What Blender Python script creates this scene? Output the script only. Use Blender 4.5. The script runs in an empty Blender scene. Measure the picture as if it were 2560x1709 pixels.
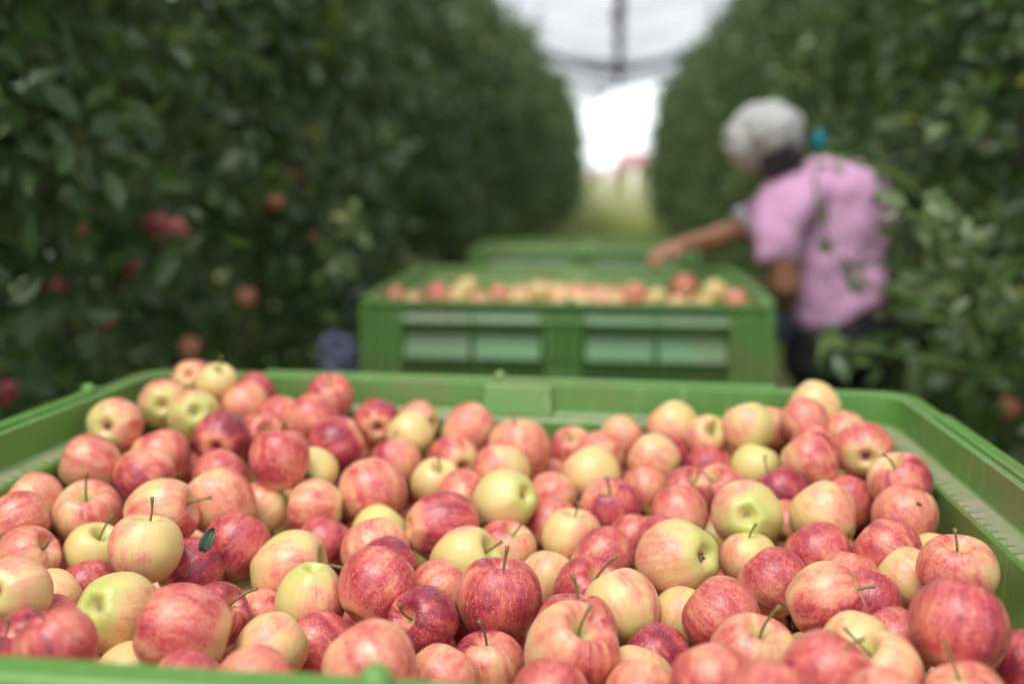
import bpy, math, random
import numpy as np
from mathutils import Vector, Matrix, Euler, noise

random.seed(7)
RNG = np.random.default_rng(7)
SC = bpy.context.scene
COL = SC.collection
R = math.radians

# ------------------------------------------------------------------ camera
FPX = 2489.0                                   # 35 mm lens, in pixels of the 2560 px wide photograph
cam_data = bpy.data.cameras.new('camera')
cam = bpy.data.objects.new('camera', cam_data)
COL.objects.link(cam)
CAM = Vector((0.0, 0.0, 1.45))
YAW, PITCH = R(5.9201), R(9.9022)
cam.location = CAM
cam.rotation_euler = Euler((R(90) - PITCH, 0, YAW), 'XYZ')
cam_data.sensor_width = 36.0
cam_data.lens = 35.0
cam_data.clip_start = 0.05
cam_data.clip_end = 1500
cam_data.dof.use_dof = True
cam_data.dof.focus_distance = 0.955
cam_data.dof.aperture_fstop = 1.7
cam_data.dof.aperture_blades = 0
SC.camera = cam
CW = Vector((-math.sin(YAW) * math.cos(PITCH), math.cos(YAW) * math.cos(PITCH), -math.sin(PITCH)))
CR = Vector((math.cos(YAW), math.sin(YAW), 0))
CU = Vector((-math.sin(YAW) * math.sin(PITCH), math.cos(YAW) * math.sin(PITCH), math.cos(PITCH)))

# ------------------------------------------------------------------ daylight
SUN_EL, SUN_AZ = R(66), R(205)                 # azimuth from +Y, clockwise
world = bpy.data.worlds.new('World')
SC.world = world
world.use_nodes = True
wn, wl = world.node_tree.nodes, world.node_tree.links
for n in list(wn):
    wn.remove(n)
w_out = wn.new('ShaderNodeOutputWorld')
w_bg = wn.new('ShaderNodeBackground')
w_sky = wn.new('ShaderNodeTexSky')
w_sky.sky_type = 'NISHITA'
w_sky.sun_disc = False
w_sky.sun_elevation = SUN_EL
w_sky.sun_rotation = SUN_AZ
w_sky.air_density = 1.2
w_sky.dust_density = 2.0
w_tc = wn.new('ShaderNodeTexCoord')
w_map = wn.new('ShaderNodeMapping')
w_map.inputs['Scale'].default_value = (1.0, 1.0, 2.6)
w_noise = wn.new('ShaderNodeTexNoise')
w_noise.inputs['Scale'].default_value = 1.6
w_noise.inputs['Detail'].default_value = 6
w_ramp = wn.new('ShaderNodeMapRange')
w_ramp.inputs[1].default_value = 0.38
w_ramp.inputs[2].default_value = 0.62
w_ramp.inputs[3].default_value = 0.62
w_ramp.inputs[4].default_value = 0.98
w_mix = wn.new('ShaderNodeMix')
w_mix.data_type = 'RGBA'
w_mix.inputs[7].default_value = (7.6, 7.9, 8.3, 1)   # bright thin cloud cover
w_bg.inputs['Strength'].default_value = 0.092
wl.new(w_tc.outputs['Generated'], w_map.inputs[0])
wl.new(w_map.outputs[0], w_noise.inputs['Vector'])
wl.new(w_noise.outputs[0], w_ramp.inputs[0])
wl.new(w_ramp.outputs[0], w_mix.inputs[0])
wl.new(w_sky.outputs[0], w_mix.inputs[6])
wl.new(w_mix.outputs[2], w_bg.inputs[0])
wl.new(w_bg.outputs[0], w_out.inputs[0])

sun_data = bpy.data.lights.new('sun', 'SUN')
sun_data.energy = 2.7
sun_data.angle = R(30)
sun_data.color = (1.0, 0.96, 0.9)
sun = bpy.data.objects.new('sun', sun_data)
COL.objects.link(sun)
sd = Vector((math.sin(SUN_AZ) * math.cos(SUN_EL), math.cos(SUN_AZ) * math.cos(SUN_EL), math.sin(SUN_EL)))
sun.rotation_euler = sd.to_track_quat('Z', 'Y').to_euler()
sun.location = (0, 0, 30)

SC.view_settings.view_transform = 'Standard'
SC.view_settings.look = 'None'
SC.view_settings.exposure = 1.46
SC.view_settings.gamma = 1.0
SC.view_settings.use_curve_mapping = False
SC.cycles.max_bounces = 6
SC.cycles.diffuse_bounces = 3
SC.cycles.transparent_max_bounces = 12
SC.cycles.caustics_reflective = False
SC.cycles.caustics_refractive = False
SC.cycles.use_denoising = True


# ------------------------------------------------------------------ helpers
def at(xd, yd, Y):
    """world point seen at (xd, yd) of the 2349 px wide view of the photograph, in the plane y = Y"""
    x, y = xd * 1.0898, yd * 1.0898
    d = CW + CR * ((x - 1280) / FPX) - CU * ((y - 854.5) / FPX)
    return CAM + d * (Y / d.y)


def at_x(xd, yd, X):
    x, y = xd * 1.0898, yd * 1.0898
    d = CW + CR * ((x - 1280) / FPX) - CU * ((y - 854.5) / FPX)
    return CAM + d * (X / d.x)


def link(o, parent=None):
    COL.objects.link(o)
    if parent is not None:
        o.parent = parent
    return o


def tag(o, label=None, cat=None, group=None, kind=None):
    if label: o['label'] = label
    if cat: o['category'] = cat
    if group: o['group'] = group
    if kind: o['kind'] = kind
    return o


def empty(name, loc, rot=None, label=None, cat=None, group=None):
    o = bpy.data.objects.new(name, None)
    o.empty_display_size = 0.1
    o.location = loc
    if rot: o.rotation_euler = rot
    link(o)
    return tag(o, label, cat, group)


class MB:
    """mesh builder"""
    def __init__(s):
        s.v, s.f, s.smooth = [], [], []

    def add(s, verts, faces, smooth=False):
        b = len(s.v)
        s.v += [tuple(p) for p in verts]
        s.f += [tuple(i + b for i in q) for q in faces]
        s.smooth += [smooth] * len(faces)

    def box(s, x0, x1, y0, y1, z0, z1):
        s.hexa([(x0, y0, z0), (x1, y0, z0), (x1, y1, z0), (x0, y1, z0), (x0, y0, z1), (x1, y0, z1), (x1, y1, z1), (x0, y1, z1)])

    def hexa(s, p):
        s.add(p, [(3, 2, 1, 0), (4, 5, 6, 7), (0, 1, 5, 4), (1, 2, 6, 5), (2, 3, 7, 6), (3, 0, 4, 7)])

    def rings(s, rings, closed=True, cap0=False, cap1=False, smooth=True):
        n = len(rings[0])
        v = [p for r in rings for p in r]
        f = []
        m = n if closed else n - 1
        for i in range(len(rings) - 1):
            for j in range(m):
                k = (j + 1) % n
                f.append((i * n + j, i * n + k, (i + 1) * n + k, (i + 1) * n + j))
        if cap0: f.append(tuple(range(n - 1, -1, -1)))
        if cap1: f.append(tuple((len(rings) - 1) * n + j for j in range(n)))
        s.add(v, f, smooth)

    def tube(s, pts, radii, seg=8, caps=True):
        pts = [Vector(p) for p in pts]
        if not hasattr(radii, '__len__'): radii = [radii] * len(pts)
        rs = []
        ref = None
        for i, p in enumerate(pts):
            t = (pts[min(i + 1, len(pts) - 1)] - pts[max(i - 1, 0)]).normalized()
            if ref is None:
                ref = Vector((0, 0, 1)) if abs(t.z) < 0.9 else Vector((1, 0, 0))
            a = (ref - t * ref.dot(t)).normalized()
            ref = a
            b = t.cross(a)
            rs.append([p + (a * math.cos(k * 2 * math.pi / seg) + b * math.sin(k * 2 * math.pi / seg)) * radii[i] for k in range(seg)])
        s.rings(rs, True, caps, caps)

    def loft(s, sec, side, seg=20, caps=True):
        """sec: (point, half width along side, half depth); side: reference direction"""
        pts = [Vector(q[0]) for q in sec]
        rs = []
        for i, q in enumerate(sec):
            t = (pts[min(i + 1, len(pts) - 1)] - pts[max(i - 1, 0)]).normalized()
            sv = Vector(q[3] if len(q) > 3 else side)
            a = (sv - t * sv.dot(t)).normalized()
            b = t.cross(a)
            rs.append([pts[i] + a * (math.cos(k * 2 * math.pi / seg) * q[1]) + b * (math.sin(k * 2 * math.pi / seg) * q[2]) for k in range(seg)])
        s.rings(rs, True, caps, caps)

    def ball(s, c, rx, ry, rz, n=16, m=10, rot=None):
        rs = []
        for i in range(m + 1):
            th = math.pi * min(max(i / m, 0.004), 0.996)
            r = []
            for j in range(n):
                ph = 2 * math.pi * j / n
                p = Vector((rx * math.sin(th) * math.cos(ph), ry * math.sin(th) * math.sin(ph), -rz * math.cos(th)))
                if rot: p = rot @ p
                r.append(Vector(c) + p)
            rs.append(r)
        s.rings(rs, True, True, True)

    def mesh(s, name, mat=None):
        me = bpy.data.meshes.new(name)
        me.from_pydata([tuple(p) for p in s.v], [], s.f)
        me.polygons.foreach_set('use_smooth', s.smooth)
        if mat: me.materials.append(mat)
        me.update()
        return me

    def build(s, name, mat=None, parent=None, bevel=0, remesh=0, smooth_it=0):
        o = link(bpy.data.objects.new(name, s.mesh(name, mat)), parent)
        if remesh:
            m = o.modifiers.new('remesh', 'REMESH'); m.mode = 'VOXEL'; m.voxel_size = remesh; m.use_smooth_shade = True
        if smooth_it:
            m = o.modifiers.new('smooth', 'SMOOTH'); m.iterations = smooth_it; m.factor = 0.6
        if bevel:
            m = o.modifiers.new('bevel', 'BEVEL'); m.width = bevel; m.segments = 2; m.limit_method = 'ANGLE'; m.angle_limit = R(40)
        return o


# ------------------------------------------------------------------ materials
class MT:
    def __init__(s, name):
        s.m = bpy.data.materials.new(name); s.m.use_nodes = True
        s.n, s.l = s.m.node_tree.nodes, s.m.node_tree.links
        s.p = s.n['Principled BSDF']; s.out = s.n['Material Output']

    def node(s, t, **kw):
        n = s.n.new(t)
        for k, v in kw.items(): setattr(n, k, v)
        return n

    def put(s, sock, v):
        if isinstance(v, bpy.types.NodeSocket): s.l.new(v, sock)
        elif v is not None: sock.default_value = v

    def math(s, op, a, b=None, c=None, clamp=False):
        n = s.node('ShaderNodeMath', operation=op, use_clamp=clamp)
        for i, q in enumerate((a, b, c)): s.put(n.inputs[i], q)
        return n.outputs[0]

    def mix(s, f, a, b, mode='MIX'):
        n = s.node('ShaderNodeMix', data_type='RGBA', blend_type=mode)
        s.put(n.inputs[0], f)
        for i, q in ((6, a), (7, b)):
            if isinstance(q, tuple): q = (*q, 1) if len(q) == 3 else q
            s.put(n.inputs[i], q)
        return n.outputs[2]

    def noise(s, vec, scale, detail=3, rough=0.5, dist=0):
        n = s.node('ShaderNodeTexNoise')
        s.put(n.inputs['Vector'], vec)
        n.inputs['Scale'].default_value = scale; n.inputs['Detail'].default_value = detail
        n.inputs['Roughness'].default_value = rough; n.inputs['Distortion'].default_value = dist
        return n.outputs[0]

    def maprange(s, v, a, b, c=0, d=1, smooth=False):
        n = s.node('ShaderNodeMapRange')
        if smooth: n.interpolation_type = 'SMOOTHSTEP'
        s.put(n.inputs[0], v)
        for i, q in zip((1, 2, 3, 4), (a, b, c, d)): s.put(n.inputs[i], q)
        return n.outputs[0]

    def comb(s, x, y, z):
        n = s.node('ShaderNodeCombineXYZ')
        for i, q in enumerate((x, y, z)): s.put(n.inputs[i], q)
        return n.outputs[0]

    def bump(s, h, strength=0.2, dist=0.01):
        n = s.node('ShaderNodeBump')
        n.inputs['Strength'].default_value = strength; n.inputs['Distance'].default_value = dist
        s.put(n.inputs['Height'], h)
        s.l.new(n.outputs[0], s.p.inputs['Normal'])


def simple(name, col, rough=0.6, var=0.25, scale=8, bump=0.0, metal=0.0):
    t = MT(name)
    tc = t.node('ShaderNodeTexCoord').outputs['Object']
    nz = t.noise(tc, scale, 5, 0.6)
    dark = tuple(c * (1 - var) for c in col); lite = tuple(min(1, c * (1 + var)) for c in col)
    t.l.new(t.mix(nz, dark, lite), t.p.inputs['Base Color'])
    t.p.inputs['Roughness'].default_value = rough
    t.p.inputs['Metallic'].default_value = metal
    if bump: t.bump(nz, bump, 0.01)
    return t.m


def apple_material():
    t = MT('apple_skin')
    tc = t.node('ShaderNodeTexCoord').outputs['Object']
    oi = t.node('ShaderNodeObjectInfo')
    sc = t.node('ShaderNodeSeparateColor'); t.l.new(oi.outputs['Color'], sc.inputs[0])
    cov, depth, green = sc.outputs[0], sc.outputs[1], sc.outputs[2]
    rnd = oi.outputs['Random']
    sx = t.node('ShaderNodeSeparateXYZ'); t.l.new(tc, sx.inputs[0])
    x, y, z = sx.outputs
    rho = t.math('SQRT', t.math('ADD', t.math('ADD', t.math('MULTIPLY', x, x), t.math('MULTIPLY', y, y)), 0.0004))
    cx, cy = t.math('DIVIDE', x, rho), t.math('DIVIDE', y, rho)
    off = t.math('MULTIPLY', rnd, 37.0)
    streak = t.comb(t.math('ADD', cx, off), cy, t.math('MULTIPLY', z, 0.22))
    s1 = t.noise(streak, 3.2, 4, 0.62, 0.3)
    fine_v = t.comb(t.math('ADD', t.math('MULTIPLY', cx, 1.0), off), cy, t.math('MULTIPLY', z, 0.5))
    s2 = t.noise(fine_v, 15, 4, 0.7, 0.8)
    va = t.node('ShaderNodeVectorMath', operation='ADD'); t.l.new(tc, va.inputs[0]); t.l.new(t.comb(off, off, 0.0), va.inputs[1])
    blot = t.noise(va.outputs[0], 1.5, 3, 0.5)
    mott = t.noise(va.outputs[0], 9, 5, 0.7)
    grain = t.noise(va.outputs[0], 55, 3, 0.7)
    # side of the blush: local +X
    a = t.math('ADD', t.math('MULTIPLY', x, 0.62), t.math('MULTIPLY', t.math('SUBTRACT', cov, 0.5), 2.1))
    a = t.math('ADD', a, t.math('MULTIPLY', t.math('SUBTRACT', blot, 0.5), 1.1))
    a = t.math('ADD', a, t.math('MULTIPLY', t.math('SUBTRACT', s1, 0.5), 1.0))
    a = t.math('ADD', a, t.math('MULTIPLY', t.math('SUBTRACT', s2, 0.5), 0.45))
    mask = t.maprange(a, -0.62, 0.78, 0, 1)
    # calyx end and stem hollow stay greenish
    endc = t.maprange(z, -0.93, -0.62, 0.0, 1.0, True)
    hole = t.maprange(rho, 0.10, 0.42, 0.0, 1.0, True)
    stem_side = t.maprange(z, 0.0, 0.2, 1.0, 0.0)
    hole2 = t.math('MAXIMUM', hole, stem_side)
    ends = t.math('MULTIPLY', t.maprange(endc, 0, 1, 0.42, 1), t.maprange(hole2, 0, 1, 0.30, 1))
    mask = t.math('MULTIPLY', mask, ends)
    red = t.math('MULTIPLY', mask, t.math('ADD', 0.20, t.math('MULTIPLY', depth, 0.76)))
    red = t.math('ADD', red, t.math('MULTIPLY', mask, t.math('MULTIPLY', t.math('SUBTRACT', s1, 0.5), 0.75)))
    red = t.math('ADD', red, t.math('MULTIPLY', mask, t.math('MULTIPLY', t.math('SUBTRACT', s2, 0.5), 0.60)))
    red = t.math('ADD', red, t.math('MULTIPLY', mask, t.math('MULTIPLY', t.math('SUBTRACT', blot, 0.5), 0.7)))
    red = t.math('ADD', red, t.math('MULTIPLY', mask, t.math('MULTIPLY', t.math('SUBTRACT', mott, 0.5), 0.60)))
    red = t.math('ADD', red, t.math('MULTIPLY', mask, t.math('MULTIPLY', t.math('SUBTRACT', grain, 0.5), 0.35)), clamp=True)
    red = t.math('MAXIMUM', red, t.math('MULTIPLY', t.math('SUBTRACT', 1.0, green, clamp=True), t.maprange(s2, 0.35, 0.65, 0.03, 0.16)))
    cr = t.node('ShaderNodeValToRGB')
    e = cr.color_ramp.elements
    e[0].position = 0.0; e[0].color = (0.81, 0.57, 0.25, 1)
    e[1].position = 1.0; e[1].color = (0.22, 0.010, 0.038, 1)
    for p, c in ((0.22, (0.82, 0.45, 0.24)), (0.46, (0.76, 0.26, 0.17)), (0.68, (0.60, 0.090, 0.088)), (0.84, (0.40, 0.030, 0.060))):
        q = e.new(p); q.color = (*c, 1)
    t.l.new(red, cr.inputs[0])
    gbase = t.mix(t.math('ADD', t.math('MULTIPLY', green, 0.9), t.math('MULTIPLY', t.math('SUBTRACT', blot, 0.5), 0.5), clamp=True), (0.81, 0.58, 0.25), (0.66, 0.63, 0.19))
    gbase = t.mix(t.maprange(ends, 0.3, 1.0, 0.75, 0.0), gbase, (0.44, 0.54, 0.10))
    gfac = t.maprange(red, 0.0, 0.32, 1.0, 0.0, True)
    col = t.mix(gfac, cr.outputs[0], gbase)
    # lenticels
    vo = t.node('ShaderNodeTexVoronoi'); t.l.new(va.outputs[0], vo.inputs['Vector']); vo.inputs['Scale'].default_value = 13
    vsc = t.node('ShaderNodeSeparateColor'); t.l.new(vo.outputs['Color'], vsc.inputs[0])
    rad = t.maprange(vsc.outputs[0], 0, 1, 0.06, 0.30)
    dot = t.math('SUBTRACT', 1.0, t.math('DIVIDE', vo.outputs['Distance'], rad), clamp=True)
    dot = t.maprange(dot, 0.0, 0.5, 0.0, 0.70, True)
    col = t.mix(dot, col, (0.86, 0.62, 0.40))
    # brownish cork in the stem hollow
    rus = t.math('MULTIPLY', t.maprange(rho, 0.05, 0.22, 0.55, 0.0), t.maprange(z, 0.2, 0.4, 0, 1))
    col = t.mix(rus, col, (0.20, 0.17, 0.06))
    cal = t.math('MULTIPLY', t.maprange(rho, 0.06, 0.15, 0.7, 0.0), t.maprange(z, -0.2, -0.4, 0, 1))
    col = t.mix(cal, col, (0.10, 0.10, 0.03))
    bru = t.maprange(t.noise(va.outputs[0], 3.3, 5, 0.65, 0.4), 0.66, 0.72, 0, 0.55, True)
    col = t.mix(bru, col, (0.40, 0.22, 0.10))
    # thin dusty wax
    wax = t.maprange(t.noise(va.outputs[0], 2.6, 4, 0.6), 0.35, 0.7, 0.0, 0.06)
    col = t.mix(wax, col, (0.74, 0.58, 0.52))
    t.l.new(col, t.p.inputs['Base Color'])
    t.l.new(t.maprange(mott, 0.3, 0.7, 0.24, 0.38), t.p.inputs['Roughness'])
    t.p.inputs['Specular IOR Level'].default_value = 0.62
    t.p.inputs['Sheen Weight'].default_value = 0.06
    t.p.inputs['Sheen Roughness'].default_value = 0.5
    t.bump(t.math('ADD', t.math('MULTIPLY', s1, 0.7), t.math('MULTIPLY', mott, 0.3)), 0.12, 0.05)
    return t.m


def plastic_material(name='green_plastic', ca=(0.095, 0.245, 0.048), cb=(0.14, 0.30, 0.070), ro=0.30):
    t = MT(name)
    tc = t.node('ShaderNodeTexCoord').outputs['Object']
    n1 = t.noise(tc, 3.5, 6, 0.65)
    n2 = t.noise(tc, 40, 4, 0.7)
    mp = t.node('ShaderNodeMapping'); t.l.new(tc, mp.inputs[0]); mp.inputs['Scale'].default_value = (60, 60, 3)
    scr = t.noise(mp.outputs[0], 1.0, 3, 0.7)
    col = t.mix(n1, ca, cb)
    col = t.mix(t.maprange(scr, 0.56, 0.72, 0, 0.5), col, (0.28, 0.42, 0.18))
    # dust lying on flat tops and dirt dried on the inner walls
    ge = t.node('ShaderNodeNewGeometry')
    sp = t.node('ShaderNodeSeparateXYZ'); t.l.new(tc, sp.inputs[0])
    dirt = t.math('MULTIPLY', t.maprange(n1, 0.48, 0.66, 0, 1, True), t.maprange(n2, 0.3, 0.65, 0.2, 1))
    col = t.mix(t.math('MULTIPLY', dirt, 0.6), col, (0.21, 0.17, 0.08))
    nsp = t.node('ShaderNodeSeparateXYZ')
    tr = t.node('ShaderNodeVectorTransform', vector_type='NORMAL', convert_from='WORLD', convert_to='OBJECT')
    t.l.new(ge.outputs['Normal'], tr.inputs[0]); t.l.new(tr.outputs[0], nsp.inputs[0])
    led = t.math('MULTIPLY', t.maprange(nsp.outputs[2], 0.75, 0.97, 0, 1), t.maprange(sp.outputs[2], 0.7175, 0.7150, 0, 1))
    led = t.math('MULTIPLY', led, t.maprange(n2, 0.3, 0.62, 0.25, 0.85))
    col = t.mix(led, col, (0.40, 0.34, 0.24))
    t.l.new(col, t.p.inputs['Base Color'])
    t.l.new(t.maprange(n2, 0.3, 0.7, ro, ro + 0.18), t.p.inputs['Roughness'])
    t.p.inputs['Specular IOR Level'].default_value = 0.5
    t.bump(n2, 0.08, 0.004)
    return t.m


def leaf_material(name, c0, c1, back, trans=0.32, rough=0.33):
    t = MT(name)
    at_ = t.node('ShaderNodeAttribute', attribute_name='leaf_tone')
    v = t.node('ShaderNodeSeparateColor'); t.l.new(at_.outputs['Color'], v.inputs[0])
    col = t.mix(v.outputs[0], c0, c1)
    col = t.mix(t.maprange(v.outputs[1], 0.965, 0.985, 0, 0.8), col, (0.30, 0.28, 0.03))
    ge = t.node('ShaderNodeNewGeometry')
    col2 = t.mix(ge.outputs['Backfacing'], col, back)
    t.l.new(col2, t.p.inputs['Base Color'])
    t.p.inputs['Roughness'].default_value = rough
    t.p.inputs['Specular IOR Level'].default_value = 0.5
    tr = t.node('ShaderNodeBsdfTranslucent')
    t.l.new(t.mix(0.5, col, (0.16, 0.26, 0.03)), tr.inputs[0])
    mx = t.node('ShaderNodeMixShader'); mx.inputs[0].default_value = trans
    t.l.new(t.p.outputs[0], mx.inputs[1]); t.l.new(tr.outputs[0], mx.inputs[2])
    t.l.new(mx.outputs[0], t.out.inputs[0])
    return t.m


M_apple = apple_material()
M_stem = simple('apple_stem', (0.20, 0.18, 0.06), 0.6, 0.5, 60)
M_scar = simple('corky_scar', (0.13, 0.055, 0.03), 0.8, 0.4, 50)
M_calyx = simple('dry_calyx', (0.09, 0.075, 0.03), 0.8, 0.4, 60)
M_plastic = plastic_material()
M_panel = plastic_material('sky_glare_green_plastic', (0.14, 0.29, 0.13), (0.19, 0.35, 0.19), 0.26)  # lighter, tealer copy of the bin green: sky glare put into the colour
M_leaf = leaf_material('apple_leaves', (0.042, 0.088, 0.024), (0.115, 0.20, 0.060), (0.20, 0.26, 0.15))
M_leaf_light = leaf_material('light_apple_leaves', (0.065, 0.120, 0.035), (0.160, 0.245, 0.075), (0.24, 0.30, 0.18), 0.32, 0.33)
M_leaf_pale = leaf_material('pale_leaves', (0.20, 0.27, 0.13), (0.36, 0.42, 0.25), (0.36, 0.40, 0.28), 0.3, 0.45)
M_leaf_fresh = leaf_material('fresh_leaves', (0.10, 0.18, 0.045), (0.20, 0.30, 0.10), (0.24, 0.30, 0.16), 0.3)
M_bark = simple('bark', (0.13, 0.10, 0.075), 0.85, 0.4, 25, 0.4)
M_twig = simple('green_twig', (0.17, 0.27, 0.07), 0.6, 0.3, 25)
M_grass = leaf_material('grass_blades', (0.14, 0.20, 0.04), (0.36, 0.36, 0.13), (0.3, 0.32, 0.12), 0.3, 0.6)
M_steel = simple('painted_steel', (0.10, 0.11, 0.12), 0.5, 0.3, 12)
M_rubber = simple('tyre_rubber', (0.02, 0.02, 0.02), 0.85, 0.3, 20)
M_skin = simple('tanned_skin', (0.36, 0.17, 0.10), 0.5, 0.15, 9)
M_shirt = simple('pink_cotton', (0.68, 0.37, 0.60), 0.85, 0.10, 7, 0.2)
M_shirt_edge = simple('pale_cuff', (0.62, 0.62, 0.70), 0.85, 0.1, 7)
M_trousers = simple('black_cloth', (0.012, 0.012, 0.016), 0.8, 0.3, 10)
M_lav = simple('lavender_cloth', (0.16, 0.17, 0.27), 0.85, 0.25, 9, 0.3)
M_teal = simple('teal_plastic', (0.01, 0.22, 0.28), 0.4, 0.2, 10)
M_cable = simple('black_net_hem', (0.07, 0.08, 0.10), 0.8, 0.3, 10)


def hair_material():
    t = MT('grey_hair')
    tc = t.node('ShaderNodeTexCoord').outputs['Object']
    n = t.maprange(t.noise(tc, 9, 5, 0.75, 1.5), .20, .75)
    sp = t.node('ShaderNodeSeparateXYZ'); t.l.new(tc, sp.inputs[0])
    col = t.mix(n, (0.30, 0.30, 0.32), (0.68, 0.68, 0.66))
    at_ = t.node('ShaderNodeAttribute', attribute_name='dark_hair')
    col = t.mix(at_.outputs['Fac'], col, (0.045, 0.035, 0.045))
    t.l.new(col, t.p.inputs['Base Color']); t.p.inputs['Roughness'].default_value = 0.6
    t.bump(t.noise(tc, 70, 3, 0.6), 0.6, 0.01)
    return t.m


M_hair = hair_material()


def ground_material():
    t = MT('orchard_ground')
    tc = t.node('ShaderNodeTexCoord').outputs['Object']
    sp = t.node('ShaderNodeSeparateXYZ'); t.l.new(tc, sp.inputs[0])
    n1 = t.noise(tc, 0.8, 6, 0.6); n2 = t.noise(tc, 14, 5, 0.7)
    grass = t.mix(n2, (0.07, 0.12, 0.025), (0.20, 0.24, 0.07))
    dry = t.mix(n2, (0.22, 0.25, 0.10), (0.32, 0.31, 0.16))
    far = t.maprange(sp.outputs[1], 5, 12, 0, 1)
    col = t.mix(t.math('MULTIPLY', far, t.maprange(n1, 0.3, 0.6, 0.55, 1)), grass, dry)
    soil = t.math('MULTIPLY', t.maprange(n1, 0.5, 0.62, 0, 0.7), t.maprange(far, 0, 1, 1, 0))
    col = t.mix(soil, col, (0.14, 0.10, 0.06))
    t.l.new(col, t.p.inputs['Base Color']); t.p.inputs['Roughness'].default_value = 0.95
    t.bump(n2, 0.6, 0.05)
    return t.m


def net_material():
    t = MT('hail_net')
    tc = t.node('ShaderNodeTexCoord').outputs['Object']
    t.p.inputs['Base Color'].default_value = (0.13, 0.165, 0.23, 1); t.p.inputs['Roughness'].default_value = 0.8
    tr = t.node('ShaderNodeBsdfTransparent')
    mx = t.node('ShaderNodeMixShader')
    t.l.new(t.maprange(t.noise(tc, 0.7, 3, 0.5), 0.35, 0.65, 0.50, 0.64), mx.inputs[0])
    t.l.new(tr.outputs[0], mx.inputs[1]); t.l.new(t.p.outputs[0], mx.inputs[2])
    t.l.new(mx.outputs[0], t.out.inputs[0])
    return t.m


# ------------------------------------------------------------------ ground and far field
def ground():
    m = MB()
    xs = [-300, -60, -12, -4, -2, -1, 0, 1, 2, 4, 12, 60, 300]
    ys = [-60, -10, -2, 0, 2, 4, 8, 14, 20, 26, 34, 50, 80, 140, 300, 900]
    v = [(x, y, 0.0 if y < 26 else 0.0008 * min(y - 26, 60)) for y in ys for x in xs]
    n = len(xs)
    f = [(j * n + i, j * n + i + 1, (j + 1) * n + i + 1, (j + 1) * n + i) for j in range(len(ys) - 1) for i in range(n - 1)]
    m.add(v, f, True)
    tag(m.build('ground', ground_material()), kind='structure')


ground()


def leaf_cloud(P, N, size, rng, fold=0.25, aspect=0.48):
    """P: positions, N: preferred normals. returns vertices, faces and per-leaf tones. Each leaf: 6 verts, 4 tris' worth of quads."""
    n = len(P)
    nr = N + rng.normal(0, 0.75, (n, 3)); nr /= np.linalg.norm(nr, axis=1)[:, None]
    ax = rng.normal(0, 1, (n, 3)) + np.array([0, 0, -0.25]); ax -= nr * (ax * nr).sum(1)[:, None]; ax /= np.linalg.norm(ax, axis=1)[:, None]
    bx = np.cross(nr, ax)
    L = size * rng.uniform(0.65, 1.2, n)[:, None]; W = L * aspect * 0.5
    c = fold
    p0 = P; p1 = P + ax * L * 0.33 + bx * W + nr * W * c; p2 = P + ax * L * 0.33 - bx * W + nr * W * c
    p3 = P + ax * L * 0.72 + bx * W * 0.72 + nr * (W * c - L * 0.06); p4 = P + ax * L * 0.72 - bx * W * 0.72 + nr * (W * c - L * 0.06)
    p5 = P + ax * L - nr * L * 0.16; p6 = P + ax * L * 0.5 - nr * L * 0.02
    V = np.stack([p0, p1, p2, p3, p4, p5, p6], 1).reshape(-1, 3)
    b = (np.arange(n) * 7)[:, None]
    F = np.concatenate([b + np.array([0, 6, 1]), b + np.array([0, 2, 6]), b + np.array([1, 6, 3]), b + np.array([2, 4, 6]), b + np.array([6, 5, 3]), b + np.array([6, 4, 5])], 1).reshape(-1, 3)
    tone = np.repeat(rng.uniform(0, 1, (n, 2)), 7, axis=0)
    return V, F, tone


def np_mesh(name, V, F, tone, mat):
    me = bpy.data.meshes.new(name)
    me.vertices.add(len(V)); me.vertices.foreach_set('co', V.astype(np.float32).ravel())
    me.loops.add(F.size); me.loops.foreach_set('vertex_index', F.astype(np.int32).ravel())
    me.polygons.add(len(F)); me.polygons.foreach_set('loop_start', np.arange(0, F.size, F.shape[1], dtype=np.int32))
    me.polygons.foreach_set('loop_total', np.full(len(F), F.shape[1], np.int32))
    me.polygons.foreach_set('use_smooth', np.ones(len(F), bool))
    me.update(calc_edges=True)
    a = me.color_attributes.new('leaf_tone', 'FLOAT_COLOR', 'POINT')
    c = np.ones((len(V), 4), np.float32); c[:, :2] = tone
    a.data.foreach_set('color', c.ravel())
    me.materials.append(mat)
    return me


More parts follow.
